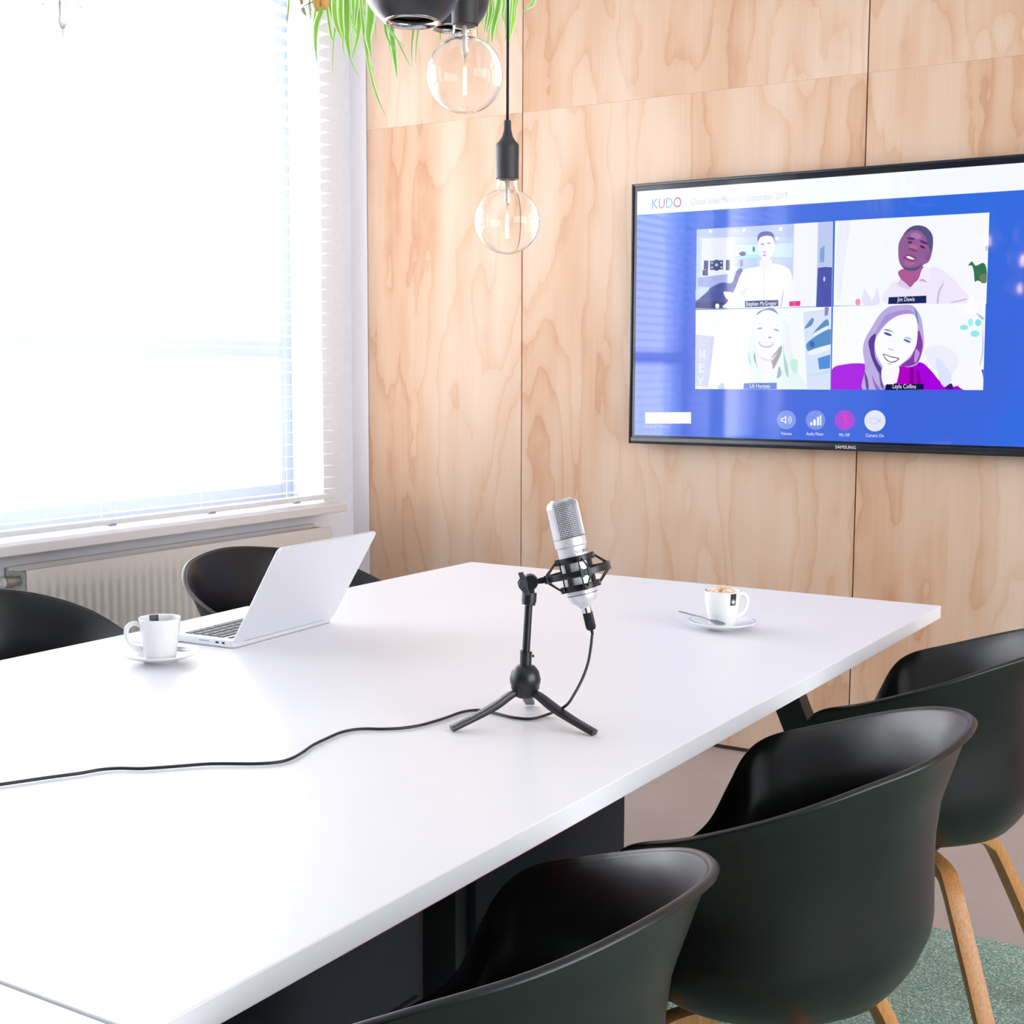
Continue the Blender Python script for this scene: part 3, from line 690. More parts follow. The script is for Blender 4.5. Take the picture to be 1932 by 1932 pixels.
    # tile 4: woman in magenta
    tile(CD, [(1572, 578), (1860, 571), (1855, 736), (1569, 735)], (248, 250, 255), [
        ([(1120, 600), (1340, 560), (1500, 700), (1420, 900), (1200, 800)], (238, 238, 252)),
        (E_(1565, 350, 48, 30), (140, 236, 230)), (E_(1640, 290, 30, 44), (170, 240, 236)), (E_(1725, 295, 36, 40), (130, 232, 232)), (E_(1690, 420, 50, 38), (150, 234, 240)),
        ([(1700, 180), (1790, 240), (1770, 260)], (180, 190, 220)), ([(1775, 300), (1790, 600), (1750, 780), (1740, 770), (1770, 600)], (206, 210, 236)),
        ([(1740, 860), (1790, 830), (1785, 930)], (60, 80, 200)),
        ([(62, 830), (200, 770), (420, 760), (560, 820), (760, 980), (840, 800), (1060, 745), (1180, 830), (1290, 960), (1400, 1030), (1660, 970), (1640, 1060), (62, 1060)], (168, 0, 226)),
        ([(820, 790), (1000, 790), (1060, 860), (1100, 1050), (790, 1050)], (176, 0, 200)), ([(950, 830), (990, 830), (985, 1030), (950, 1030)], (130, 0, 150)), ([(1030, 850), (1060, 860), (1070, 1030), (1035, 1030)], (130, 0, 160)),
        ([(1250, 700), (1340, 760), (1420, 900), (1400, 1000), (1330, 1020), (1270, 900)], (222, 228, 252)), ([(1350, 1040), (1420, 985), (1440, 1055)], (70, 20, 120)),
        ([(1430, 900), (1600, 700), (1720, 760), (1780, 900), (1760, 1055), (1560, 1060)], (250, 250, 255)),
        ([(820, 95), (960, 95), (1020, 140), (1080, 250), (1110, 480), (1100, 600), (1040, 760), (940, 800), (840, 790), (660, 800), (660, 1055), (410, 1055), (440, 820), (415, 620), (440, 480), (520, 340), (600, 210), (700, 120)], (186, 172, 224)),
        ([(700, 200), (640, 260), (560, 400), (500, 480), (560, 430), (680, 300), (820, 210), (1000, 190), (900, 150)], (166, 146, 216)),
        ([(480, 500), (560, 420), (545, 560), (560, 700), (640, 840), (620, 900), (540, 760), (500, 640)], (84, 50, 150)),
        ([(1010, 560), (1045, 380), (1090, 500), (1090, 600), (1040, 740), (940, 790), (850, 780), (960, 690)], (134, 60, 170)),
        ([(1005, 130), (1030, 180), (1050, 300), (1030, 290)], (120, 130, 190)), ([(1015, 600), (1060, 640), (1030, 730), (1000, 740)], (190, 150, 220)),
        ([(430, 850), (470, 940), (480, 1050), (455, 1050)], (110, 60, 150)), ([(520, 900), (560, 980), (610, 1050), (560, 1050)], (140, 110, 190)), ([(600, 860), (640, 960), (650, 1050), (620, 1020)], (120, 90, 180)),
        ([(640, 800), (820, 780), (810, 940), (780, 985), (650, 1000)], (250, 250, 255)),
        ([(560, 620), (555, 500), (610, 400), (700, 290), (820, 215), (960, 195), (1020, 240), (1040, 370), (1020, 560), (940, 690), (830, 780), (740, 840), (660, 810), (600, 720)], (252, 252, 255)),
        ([(650, 375), (700, 370), (780, 410), (740, 400), (690, 388)], (150, 150, 200)), ([(880, 465), (940, 460), (980, 500), (930, 480)], (190, 190, 225)),
        (E_(700, 425, 48, 15, rot=.35), (84, 84, 160)), (E_(920, 503, 44, 14, rot=.4), (110, 110, 180)), (E_(735, 600, 40, 12, rot=.3), (214, 212, 236)),
        ([(645, 650), (730, 675), (830, 700), (790, 740), (740, 750), (680, 720)], (110, 96, 140)), ([(658, 662), (740, 690), (812, 706), (780, 730), (735, 738), (690, 712)], (255, 255, 255)),
        ([(700, 755), (750, 760), (740, 775), (700, 768)], (224, 200, 230)),
    ], 'lower right call picture with a laughing woman in magenta', [(1673, 725), (1744, 724), (1744, 735), (1672, 736)], (18, 22, 70), 'Layla Collins', 44, 1685.5, 732.5, 8)
    # language button
    c = [(1218, 778), (1304, 777.5), (1304, 799), (1218, 799)]
    flat('language_button', [([P(*q, 2) for q in c], (255, 255, 255))])
    text('English', 1231, 792, 6, (226, 236, 250), 'button_lettering', wpx=26, k=4)
    text('Language Selector', 1218, 806, 5, (190, 205, 250), 'button_lettering', wpx=47, k=4)
    # round buttons
    def disc(cx, cz, r, k, n=28): return [P(cx+r*math.cos(2*PI*i/n), cz+r*1.0*math.sin(2*PI*i/n), k) for i in range(n)]
    def button(cx, cz, r, rgb, lab, icon, name, tx, ty, tw):
        bt = flat('control_button', [(disc(cx, cz, r, 2), rgb)]); bt['label'] = lab
        flat('button_symbol', [([P(cx+a, cz+c_, 4+.3*i) for a, c_ in pts], col) for i, (pts, col) in enumerate(icon)], bt)
        text(name, tx, ty, 6, (235, 240, 255), 'button_lettering', bt, k=4, wpx=tw)
    Wt = (240, 244, 255)
    arc = lambda r, w_, x0: [(x0+r*math.cos(a), r*math.sin(a)) for a in [(-50+10*i)*PI/180 for i in range(11)]] + [(x0+(r-w_)*math.cos(a), (r-w_)*math.sin(a)) for a in [(50-10*i)*PI/180 for i in range(11)]]
    button(1484, 792, 18, (130, 152, 232), 'round volume button', [([(-10, -3), (-6, -3), (0, -8), (0, 8), (-6, 3), (-10, 3)], Wt), ([(-7.5, -1.5), (-5, -1.5), (-2, -4), (-2, 4), (-5, 1.5), (-7.5, 1.5)], (130, 152, 232)), (arc(6, 1.5, 0), Wt), (arc(10, 1.5, 0), Wt)], 'Volume', 1474, 820.5, 20)
    button(1539, 792.5, 18.5, (120, 146, 232), 'round audio meter button', [([(-10, 4), (-6, 4), (-6, 10), (-10, 10)], Wt), ([(-4, -1), (1, -1), (1, 10), (-4, 10)], Wt), ([(3, -6), (7, -6), (7, 10), (3, 10)], Wt), ([(8.5, -9), (11, -9), (11, 10), (8.5, 10)], Wt)], 'Audio Meter', 1521.5, 821, 33)
    button(1594, 793, 19, (176, 70, 214), 'magenta round microphone-off button', [([(2+3.2*math.cos(a), -4+7*math.sin(a)) for a in [2*PI*i/14 for i in range(14)]], (240, 60, 180)), ([(2+1.8*math.cos(a), -4+5*math.sin(a)) for a in [2*PI*i/14 for i in range(14)]], (176, 70, 214)), ([(1.3, 4), (2.7, 4), (2.7, 9), (1.3, 9)], (240, 60, 180)), ([(-2, 8.5), (6, 8.5), (6, 10), (-2, 10)], (240, 60, 180)), ([(-6, -11), (-4.6, -11.6), (9, 7), (7.6, 7.8)], (240, 60, 180))], 'Mic Off', 1583.5, 823, 20)
    button(1651, 794, 20, (228, 232, 252), 'white round camera-on button', [([(-9, -6), (5, -6), (5, 6), (-9, 6)], (206, 208, 250)), ([(-7.5, -4.5), (3.5, -4.5), (3.5, 4.5), (-7.5, 4.5)], (228, 232, 252)), ([(6, -2), (11, -5), (11, 5), (6, 2)], (206, 208, 250))], 'Camera On', 1633.5, 824, 34)
    # maker's mark on the bezel
    me = text_mesh('SAMSUNG', .014, extrude=.0003); xs_ = [v.co.x for v in me.vertices]; b = BM(); b.from_mesh(me); bpy.data.meshes.remove(me)
    for v in b.verts: v.co = Vector((v.co.x-(max(xs_)+min(xs_))/2, -.0064-v.co.z, .006+v.co.y))
    put('maker_lettering', b, mat('silver_lettering', (.8, .8, .8), .3), t, False)
television()

# ---------------------------------------------------------------- crockery
TZ = .7402
def lathe_thing(bm, prof, **k): return lathe(bm, prof, **k)
def cup(loc, rz, label, foam=False, labelin=False):
    t = thing('coffee_cup', label, 'cup', loc, rz, 'white coffee cups on the table')
    b = BM()
    prof = [(0, .003), (.021, .003), (.023, 0), (.0255, .001), (.027, .006), (.030, .026), (.0335, .050), (.0352, .069), (.0349, .0712), (.0338, .0705), (.0325, .062), (.0305, .045), (.0275, .020), (.024, .010), (0, .009)]
    lathe(b, prof, 40)
    o = put('cup_body', b, m_ceramic, t)
    b = BM(); path = catmull([(.0315, 0, .058), (.042, 0, .0625), (.052, 0, .058), (.056, 0, .046), (.052, 0, .032), (.043, 0, .022), (.0295, 0, .018)], 6)
    sweep(b, path, [(a*.0042, c*.0026) for a, c in circ(1, 10)], upv=(0, 1, 0)); put('handle', b, m_ceramic, t)
    b = BM(); lathe(b, [(0, .060 if foam else .048), (.029, .060 if foam else .048), (.0315, .061 if foam else .0485)], 32)
    put('coffee', b, m_foam if foam else mat('dark_coffee', (.05, .02, .01), .15), t)
    if foam:
        b = BM()
        for k in range(9):
            a = k*2.4; r = .010+.014*((k*37) % 10)/10
            bmesh.ops.create_icosphere(b, subdivisions=2, radius=.008, matrix=Matrix.Translation((r*math.cos(a), r*math.sin(a), .066+.005*((k*13) % 7)/7)) @ Matrix.Diagonal((1.4, 1.1, .8 if k % 3 else 1.5, 1)))
        put('milk_foam', b, m_foam, t)
    return t
def cup_print(t, ang, w, z0, z1, inner=False, deco=False):
    b = BM(); n = 6; R = lambda z: (.030+(z-.026)*.0052/.043 if not inner else .0282+(z-.022)*.0056/.048)
    if not inner: R = lambda z: (.030+.0035*(z-.026)/.024 if z < .05 else .0335+.0017*(z-.05)/.019)+.00025
    else: R = lambda z: (.0305+.002*(z-.045)/.017 if z < .062 else .0325+.0013*(z-.062)/.0085)-.0003
    g = []
    for i in range(n+1):
        a = ang+(i/n-.5)*w; g.append([b.verts.new((R(z)*math.cos(a), R(z)*math.sin(a), z)) for z in [z0+(z1-z0)*k/4 for k in range(5)]])
    for a, c in zip(g, g[1:]):
        for k in range(4): b.faces.new((a[k], c[k], c[k+1], a[k+1]))
    put('printed_label', b, m_print, t, True, 'black printed label')
    if deco:
        b = BM(); zc = z0+(z1-z0)*.32; rr = R(zc)+.0004
        for dz, w0, hh in ((0, .62, .0022), (.0045, .3, .001), (-.0038, .4, .0008)):
            vs = []
            for i in range(5):
                a = ang+(i/4-.5)*w*w0; vs.append((b.verts.new((rr*math.cos(a), rr*math.sin(a), zc+dz-hh)), b.verts.new((rr*math.cos(a), rr*math.sin(a), zc+dz+hh))))
            for p, q in zip(vs, vs[1:]): b.faces.new((p[0], q[0], q[1], p[1]))
        put('printed_mark', b, m_white_print, t, False, 'small white mark on the label')
def saucer(loc, label):
    b = BM()
    prof = [(0, .003), (.022, .003), (.024, 0), (.028, 0), (.030, .003), (.045, .007), (.060, .0125), (.0665, .0160), (.0668, .0172), (.066, .0178), (.058, .0145), (.044, .0095), (.031, .0062), (.029, .005), (.0, .005)]
    lathe(b, prof, 56)
    o = put('saucer', b, m_ceramic, None, True, label, 'saucer', 'saucers under the cups'); o.location = loc
    return o
def spoon(p0, p1, label, bowl_first=True):
    t = thing('teaspoon', label, 'spoon', p0)
    d = Vector(p1)-Vector(p0); L = d.length; z = d.z
    ax = d.normalized(); side = Vector((0, 0, 1)).cross(ax).normalized(); upn = ax.cross(side)
    def P3(a, s, h): return ax*a+side*s+upn*h
    b = BM(); g = []
    N, K = 14, 6
    for i in range(N+1):
        a = i/N; w = .0125*math.sqrt(max(0, 1-(2*a-1)**2))*(1.1-.35*a)
        g.append([b.verts.new(P3(a*.036, w*(2*k/K-1), .004*((2*k/K-1)**2-1)*(1-(2*a-1)**2)+.004)) for k in range(K+1)])
    for r, s in zip(g, g[1:]):
        for k in range(K): b.faces.new((r[k], r[k+1], s[k+1], s[k]))
    bmesh.ops.remove_doubles(b, verts=b.verts, dist=1e-5)
    o = put('bowl', b, m_spoon, t); mod = o.modifiers.new('s', 'SOLIDIFY'); mod.thickness = .001
    b = BM(); path = catmull([P3(.034, 0, .004), P3(.05, 0, .0055), P3(L*.7, 0, .004), P3(L, 0, .003)], 6)
    sweep(b, path, rrect(.0045, .0014, .0005, 1), upv=upn, scale=lambda s: (.7+.9*s, 1)); put('spoon_handle', b, m_spoon, t, True, auto=40)
C1 = at_z(303, 1243, TZ+.004); C2 = at_z(1362, 1183, TZ+.004)
S1 = saucer((C1.x, C1.y, TZ), 'white saucer under the cup beside the laptop')
S2 = saucer((C2.x, C2.y, TZ), 'white saucer under the foamy cup near the far table corner')
aL = math.atan2(-rt.y, -rt.x); aR = math.atan2(rt.y, rt.x)
c1 = cup((C1.x, C1.y, TZ+.0052), aL+.25, 'white cup with its handle left, beside the laptop')
back = math.atan2(fwd.y, fwd.x)
cup_print(c1, back-(aL+.25)+.56, .50, .0585, .0705, inner=True)
c2 = cup((C2.x, C2.y, TZ+.0052), aR+.35, 'white cup of foamy coffee near the far table corner', foam=True)
cup_print(c2, (back+PI)-(aR+.35)+.5, .38, .046, .069, deco=True)
q0 = Vector((C1.x, C1.y, 0)); F3 = Vector((-sy, cy, 0))
spoon((q0.x+rt.x*.046+F3.x*.012, q0.y+rt.y*.046+F3.y*.012, TZ+.0125), (q0.x-rt.x*.062+F3.x*.050, q0.y-rt.y*.062+F3.y*.050, TZ+.0215), 'steel teaspoon on the saucer beside the laptop')
q0 = Vector((C2.x, C2.y, 0))
spoon((q0.x-rt.x*.015+.012-fwd.x*.047, q0.y-rt.y*.015-fwd.y*.040, TZ+.0135), (q0.x-rt.x*.083+fwd.x*.01, q0.y-rt.y*.083+fwd.y*.01, TZ+.030), 'steel teaspoon overhanging the saucer near the far table corner')

# ---------------------------------------------------------------- laptop
def laptop():
    ang = math.atan2(2.067-1.766, -1.724+1.704)      # hinge direction
    t = thing('laptop', 'open silver laptop with its lid back to the camera', 'laptop', (-1.704, 1.766, TZ), ang)
    # local x along hinge (0..w), local y toward the user
    w, d, h = .302, .213, .0145
    b = BM(); 
    def slab(b, x0, x1, y0, y1, z0, z1, r=.010, M=None):
        pts = [(x, y) for x, y in rrect(x1-x0, y1-y0, r, 5)]
        lo = [b.verts.new(((x0+x1)/2+x*.985, (y0+y1)/2+y*.985, z0)) for x, y in pts]; md = [b.verts.new(((x0+x1)/2+x, (y0+y1)/2+y, z0+(z1-z0)*.35)) for x, y in pts]
        hi0 = [b.verts.new(((x0+x1)/2+x, (y0+y1)/2+y, z1-.0006)) for x, y in pts]
        hi = [b.verts.new(((x0+x1)/2+x*.997, (y0+y1)/2+y*.997, z1)) for x, y in pts]; L = len(pts)
        for a, c in ((lo, md), (md, hi0), (hi0, hi)):
            for i in range(L): b.faces.new((a[i], a[(i+1) % L], c[(i+1) % L], c[i]))
        b.faces.new(lo[::-1]); b.faces.new(hi)
        if M is not None:
            for v in lo+md+hi0+hi: v.co = M @ v.co
    slab(b, 0, w, 0, d, .001, h)
    base = put('base', b, m_alu, t, True, auto=30)
    for x0, y0 in ((.02, .02), (w-.02, .02), (.02, d-.02), (w-.02, d-.02)):
        b = BM(); box(b, x0-.006, x0+.006, y0-.006, y0+.006, -.0002, .0015); put('rubber_foot', b, m_rubber, base, False)
    b = BM(); box(b, .006, w-.006, .012, d-.006, h-.0002, h+.0002); put('palmrest', b, m_trackpad, base, False)
    b = BM(); box(b, w/2-.052, w/2+.052, d-.082, d-.010, h+.0001, h+.0006, bev=.0001); put('trackpad', b, mat('trackpad', (.60, .59, .62), .35, metal=.3), base, False)
    # keys
    kb = BM(); rows = [(.0145, 14, .008), (.0330, 14, .0155), (.0515, 14, .0155), (.0700, 13, .0155), (.0885, 12, .0155)]
    x0, x1 = .016, w-.016
    for yc, n, hh in rows:
        st = (x1-x0)/n
        for i in range(n):
            box(kb, x0+i*st+.0012, x0+(i+1)*st-.0012, .012+yc-.0105+.004, .012+yc-.0105+.004+hh-.0015, h+.0002, h+.0014)
    widths = [1, 1, 1, 1.25, 5.3, 1.25, 1, 1, 1, 1]; s = (x1-x0)/sum(widths); x = x0
    for ww in widths: box(kb, x+.0012, x+ww*s-.0012, .012+.101, .012+.101+.014, h+.0002, h+.0014); x += ww*s
    put('keyboard', kb, m_keys, base, False)
    # ports on the side facing left saucer (local x=0)
    b = BM()
    for y0, y1 in ((.020, .026), (.034, .041)): box(b, -.0003, .002, y0, y1, .0072, .0105)
    box(b, -.0003, .002, .055, .080, .0092, .0100)
    put('ports', b, m_dark, base, False)
    # lid: leans toward -y (away from the user)
    a = math.radians(31)
    M = Matrix.Translation((0, .004, h-.002)) @ Matrix.Rotation(a, 4, 'X')
    b = BM(); slab(b, 0, w, 0, .208, -.0, .0055, r=.009, M=M @ Matrix.Rotation(PI/2, 4, 'X'))
    put('lid', b, m_alu, t, True, auto=30)
    b = BM(); slab(b, .006, w-.006, .006, .202, -.0004, .0002, r=.004, M=M @ Matrix.Translation((0, .0004, 0)) @ Matrix.Rotation(PI/2, 4, 'X'))
    put('display', b, mat('dark_display', (.01, .01, .012), .1), t, True, auto=30)
    b = BM(); tube(b, (.03, .003, h-.003), (w-.03, .003, h-.003), .004); put('hinge', b, m_keys, t)
laptop()

# ---------------------------------------------------------------- microphone on its tripod
MC = Vector((-.988, 1.607, TZ)); MD = (MC-CAMP).dot(fwd)
R2 = Vector((rt.x, rt.y, 0)).normalized(); F2 = Vector((-sy, cy, 0))
def mp(px, py, dep=0.0):
    p = at_depth(px, py, MD+dep); return p-MC
def tripod():
    t = thing('microphone_stand', 'small black tabletop tripod stand holding the microphone', 'microphone stand', MC)
    bc = mp(991, 1281)
    b = BM(); M = Matrix.Translation((bc.x, bc.y, bc.z))
    lathe(b, [(.008, .0205), (.014, .0185), (.0195, .011), (.0222, 0), (.0215, -.006), (.0205, -.0075), (.0203, -.013), (.017, -.0175), (.0155, -.024), (.010, -.0265), (0, -.0265)], 36, M)
    put('ball_housing', b, m_black, t)
    pt, pbm = mp(997.5, 1142), mp(992, 1236)
    b = BM(); tube(b, pbm, pt, .0056, 20); put('pole', b, m_black, t, True, auto=40)
    ct = mp(992.5, 1231); cb = mp(991.5, 1262)
    b = BM(); tube(b, cb, ct, .0083, 20); tube(b, mp(993, 1228), ct, .0088, 20); put('collar', b, m_black, t, True, auto=40)
    s = ct+R2*.0085+Vector((0, 0, -.005)); b = BM(); tube(b, s, s+R2*.003, .002, 8); put('screw', b, m_black, t)
    feet = [at_z(852, 1381, TZ)-MC, at_z(1122, 1389, TZ)-MC, at_z(1000, 1331, TZ)-MC]
    for i, ft in enumerate(feet):
        r0 = Vector((bc.x, bc.y, bc.z-.017)); d = Vector((ft.x-bc.x, ft.y-bc.y, 0)); dn = d.normalized()
        L = d.length
        pts = [r0+dn*.010, r0+dn*(.010+.12*L)+Vector((0, 0, -.0045)), r0+dn*(L*.42)+Vector((0, 0, -(r0.z)*.37)), r0+dn*(L*.7)+Vector((0, 0, -(r0.z)*.65)), Vector((ft.x, ft.y, .0045))]
        path = catmull(pts, 7); b = BM()
        sweep(b, path, rrect(.0145, .0085, .002, 2), upv=(0, 0, 1), scale=lambda s: (.62+.55*min(1, s*2.2)-.18*s, .75+.45*math.sin(min(1, s*1.3)*PI)*.6+.1))
        lg = put('leg', b, m_black, t, True, auto=40)
        if i < 2:
            b = BM(); dd = (path[-1]-path[-4]).normalized(); side = dd.cross(Vector((0, 0, 1))).normalized(); nn = side.cross(dd).normalized()
            for k in range(5):
                c = path[-1]-dd*(.012+.0045*k)+nn*.0050
                vs = []
                for a_, bb_ in ((-.004, -.0003), (.004, -.0003), (.004, .0003), (-.004, .0003)): vs.append(b.verts.new(c+side*a_+dd*bb_))
                b.faces.new(vs)
            o = put('grip_marks', b, mat('grip_line', (.25, .22, .2), .6), lg, False)
            md = o.modifiers.new('s', 'SOLIDIFY'); md.thickness = .0004; md.offset = 0
    # knuckle joint
    j = mp(1000, 1098); b = BM()
    box(b, -.0065, .0065, -.0065, .0065, -.0245, .006, bev=.003, M=Matrix.Translation(j) @ Matrix.Rotation(YAW, 4, 'Z'))
    lathe(b, [(0, -.009), (.0105, -.009), (.0115, -.006), (.0115, .006), (.0105, .009), (0, .009)], 24, Matrix.Translation(j) @ Matrix.Rotation(YAW, 4, 'Z') @ Matrix.Rotation(PI/2, 4, 'X'))
    tube(b, mp(997, 1141), mp(998, 1132), .0098, 20); tube(b, mp(998, 1136), mp(999, 1118), .0105, 20)
    put('joint', b, m_black, t, True, auto=40)
    # wing screw
    wv = BM(); c = mp(984, 1101, -.016)
    pts = [(-6, -18), (0, -19), (5, -9), (8, 0), (9, 10), (13, 20), (7, 20), (0, 12), (-5, 6), (-7, -2), (-3, -9)]
    k = 1.12*MD/F
    fr_, bk = [], []
    for x, y in pts:
        p = c+R2*(x*k)+Vector((0, 0, -y*k)); fr_.append(wv.verts.new(p)); bk.append(wv.verts.new(p+F2*.005+R2*.002))
    wv.faces.new(fr_); wv.faces.new(bk[::-1])
    for i in range(len(pts)): wv.faces.new((fr_[i], fr_[(i+1) % len(pts)], bk[(i+1) % len(pts)], bk[i]))
    lathe(wv, [(0, .004), (.0035, .0035), (.0055, .001), (.0055, -.012), (0, -.012)], 18, Matrix.Translation(c+R2*.0005) @ Matrix.Rotation(YAW, 4, 'Z') @ Matrix.Rotation(PI/2, 4, 'X'))
    put('wing_screw', wv, mat('blue_sheen_plastic', (.05, .055, .075), .35), t, True, auto=35)  # black plastic with its bluish specular sheen put into the base colour
    return t
tripod()
# microphone axis frame
AX = (mp(1057.5, 942)-mp(1104.6, 1145)).normalized()          # up along the mic
LAT = (R2-AX*R2.dot(AX)).normalized(); FRT = AX.cross(LAT).normalized()
if FRT.dot(F2) > 0: FRT = -FRT
pa, pb_ = mp(1057.5, 942), mp(1104.6, 1145)
LEN = (pa-pb_).length
def micM(s):  # s metres above the lower end, along axis
    o = MC+pb_+AX*s
    FR = LAT.cross(AX)
    return Matrix(((LAT.x, -FR.x, AX.x, o.x), (LAT.y, -FR.y, AX.y, o.y), (LAT.z, -FR.z, AX.z, o.z), (0, 0, 0, 1)))
TW = math.radians(22)  # the mesh window is turned a little to the right
def microphone():
    M0 = micM(0) @ Matrix.Rotation(TW, 4, 'Z')
    t = thing('microphone', 'silver studio microphone with mesh head tilted in the shock mount', 'microphone', M0.translation)
    t.rotation_euler = M0.to_euler()
    gl = LEN-.0095; g0 = LEN-.0575
    b = BM(); lathe(b, [(0, -.001), (.0085, -.001), (.0095, .002), (.011, .003), (.019, .010), (.0215, .018), (.0212, .020), (.0212, .058), (.0208, g0-.012), (.0228, g0-.010), (.0228, g0), (.0215, g0+.001), (.0, g0+.001)], 48)
    body = put('microphone_body', b, m_silver, t, True, auto=30)
    b = BM(); lathe(b, [(.0213, .0188), (.0219, .0190), (.0219, .0196), (.0213, .0198)], 48); put('body_seam', b, m_dark, body)
    # inner dark capsule
    b = BM(); lathe(b, [(0, g0), (.0178, g0), (.0178, LEN-.012), (.014, LEN-.005), (0, LEN-.004)], 32); put('capsule_liner', b, mat('dark_capsule', (.008, .008, .01), .6), t)
    # woven grille : rings + uprights
    def rad(z):
        zt = LEN-.001; e = .011
        if z < zt-e: return .0218
        q = (z-(zt-e))/e; return .0218-.0088*(1-math.sqrt(max(0, 1-q*q)))
    b = BM(); n = 30; zs = [g0+.0012+i*(LEN-.0018-g0)/22 for i in range(23)]
    for z in zs:
        r = rad(z); path = [Vector((r*math.cos(a), r*math.sin(a), z)) for a in [2*PI*k/48 for k in range(49)]]
        sweep(b, path, circ(.0004, 4), cap=False)
    for k in range(n*2):
        a = 2*PI*(k+.5)/(n*2); path = [Vector(((rad(z)+.0002)*math.cos(a), (rad(z)+.0002)*math.sin(a), z)) for z in zs]
        sweep(b, path, circ(.00034, 4))
    for q in range(-6, 7):   # wires across the top
        y = q*.002; xx = math.sqrt(max(1e-6, .0130**2-y*y))
        sweep(b, [Vector((-xx, y, LEN-.0012)), Vector((xx, y, LEN-.0012))], circ(.00034, 4)); sweep(b, [Vector((y, -xx, LEN-.0012)), Vector((y, xx, LEN-.0012))], circ(.00034, 4))
    put('grille', b, m_mesh, t)
    # solid side straps running over the top
    b = BM()
    for sgn in (-1, 1):
        g = []
        K = 10
        for i in range(K+1):
            a = (PI if sgn < 0 else 0)+math.radians(-30+60*i/K); g.append([b.verts.new(((rad(z)+.0010)*math.cos(a), (rad(z)+.0010)*math.sin(a), z)) for z in zs])
        for p, q in zip(g, g[1:]):
            for k in range(len(zs)-1): b.faces.new((p[k], q[k], q[k+1], p[k+1]))
    g = []
    for i in range(13):
        x = -.0139+.0278*i/12; g.append([b.verts.new((x, y*(1 if abs(x) < .012 else .93), LEN-.0000)) for y in (-.0068, 0, .0068)])
    for p, q in zip(g, g[1:]):
        for k in range(2): b.faces.new((p[k], q[k], q[k+1], p[k+1]))
    o = put('grille_strap', b, m_silver, t); md = o.modifiers.new('s', 'SOLIDIFY'); md.thickness = .0012
    # lettering wrapped round the barrel
    me = text_mesh('VONYX', .0068); b = BM(); b.from_mesh(me); bpy.data.meshes.remove(me)
    ca = -PI/2-TW+math.radians(8); zc = .0888
    bmesh.ops.triangulate(b, faces=b.faces)
    for v in b.verts:
        a = ca+v.co.x*1.35/.0212; v.co = Vector((.0214*math.cos(a), .0214*math.sin(a), zc+v.co.y-.0118))
    put('maker_lettering', b, m_print, body, 'keep')
    # plug end
    b = BM(); lathe(b, [(0, -.0085), (.0075, -.0085), (.0078, -.001), (.0, -.001)], 24); put('connector', b, m_chrome, t, True, auto=40)
    return t
microphone()
def shock_mount():
    RC = mp(1093.5, 1079)
    s0 = (RC-pb_).dot(AX)
    M0 = micM(s0)
    t = thing('shock_mount', 'black elastic shock mount ring around the microphone', 'shock mount', M0.translation)
    t.rotation_euler = M0.to_euler()
    def ring(b, R, z, w, th, seg=56):
        lathe(b, [(R-th, z-w/2), (R, z-w/2), (R+.0006, z), (R, z+w/2), (R-th, z+w/2)], seg, close=True)
    RR = .0455
    b = BM(); ring(b, RR, 0, .0088, .0035); put('outer_ring', b, m_black, t, True, auto=40)
    zu, zl = .0195, -.0205
    for z, n_ in ((zu, 'upper_clamp'), (zl, 'lower_clamp')):
        b = BM(); ring(b, .0248, z, .0085, .003)
        for k in range(4):
            a = PI/4*(2*k)+math.radians(12)
            Mx = Matrix.Rotation(a, 4, 'Z'); box(b, .0235, .0295, -.004, .004, z-.0045, z+.0045, bev=.0012, M=Mx)
        put(n_, b, m_black, t, True, auto=40)
    for k in range(4):
        b = BM(); a = PI/4*(2*k+1)+math.radians(12); Mx = Matrix.Rotation(a, 4, 'Z'); box(b, .0232, .0252, -.0035, .0035, zl, zu, M=Mx)
        put('strut', b, m_black, t, False)
    for k in range(4):
        a0 = PI/2*k+math.radians(12)
        b = BM()
        for z in (zu, zl):
            for off in (-.035, .035):
                p0 = Vector((.0290*math.cos(a0+off*2.5), .0290*math.sin(a0+off*2.5), z)); p1 = Vector(((RR-.001)*math.cos(a0+off*4), (RR-.001)*math.sin(a0+off*4), .0055 if z > 0 else -.0055))
                tube(b, p0, p1, .00115, 8)
        put('elastic_cord', b, m_cable, t)
        b = BM(); Mx = Matrix.Rotation(a0, 4, 'Z'); box(b, RR-.0045, RR+.0022, -.0075, -.0035, -.006, .006, M=Mx); box(b, RR-.0045, RR+.0022, .0035, .0075, -.006, .006, M=Mx); put('cord_hook', b, m_black, t, False)
    # arm to the stand
    Mi = M0.inverted()
    j = Mi @ (MC+mp(1002, 1099)); e = Vector((-RR+.002, 0, 0))
    b = BM(); mid = e.lerp(j, .45)
    sweep(b, [e, mid], rrect(.0115, .0085, .001, 1)); sweep(b, [mid, j], rrect(.0095, .0075, .001, 1))
    put('mount_arm', b, m_black, t, False)
shock_mount()
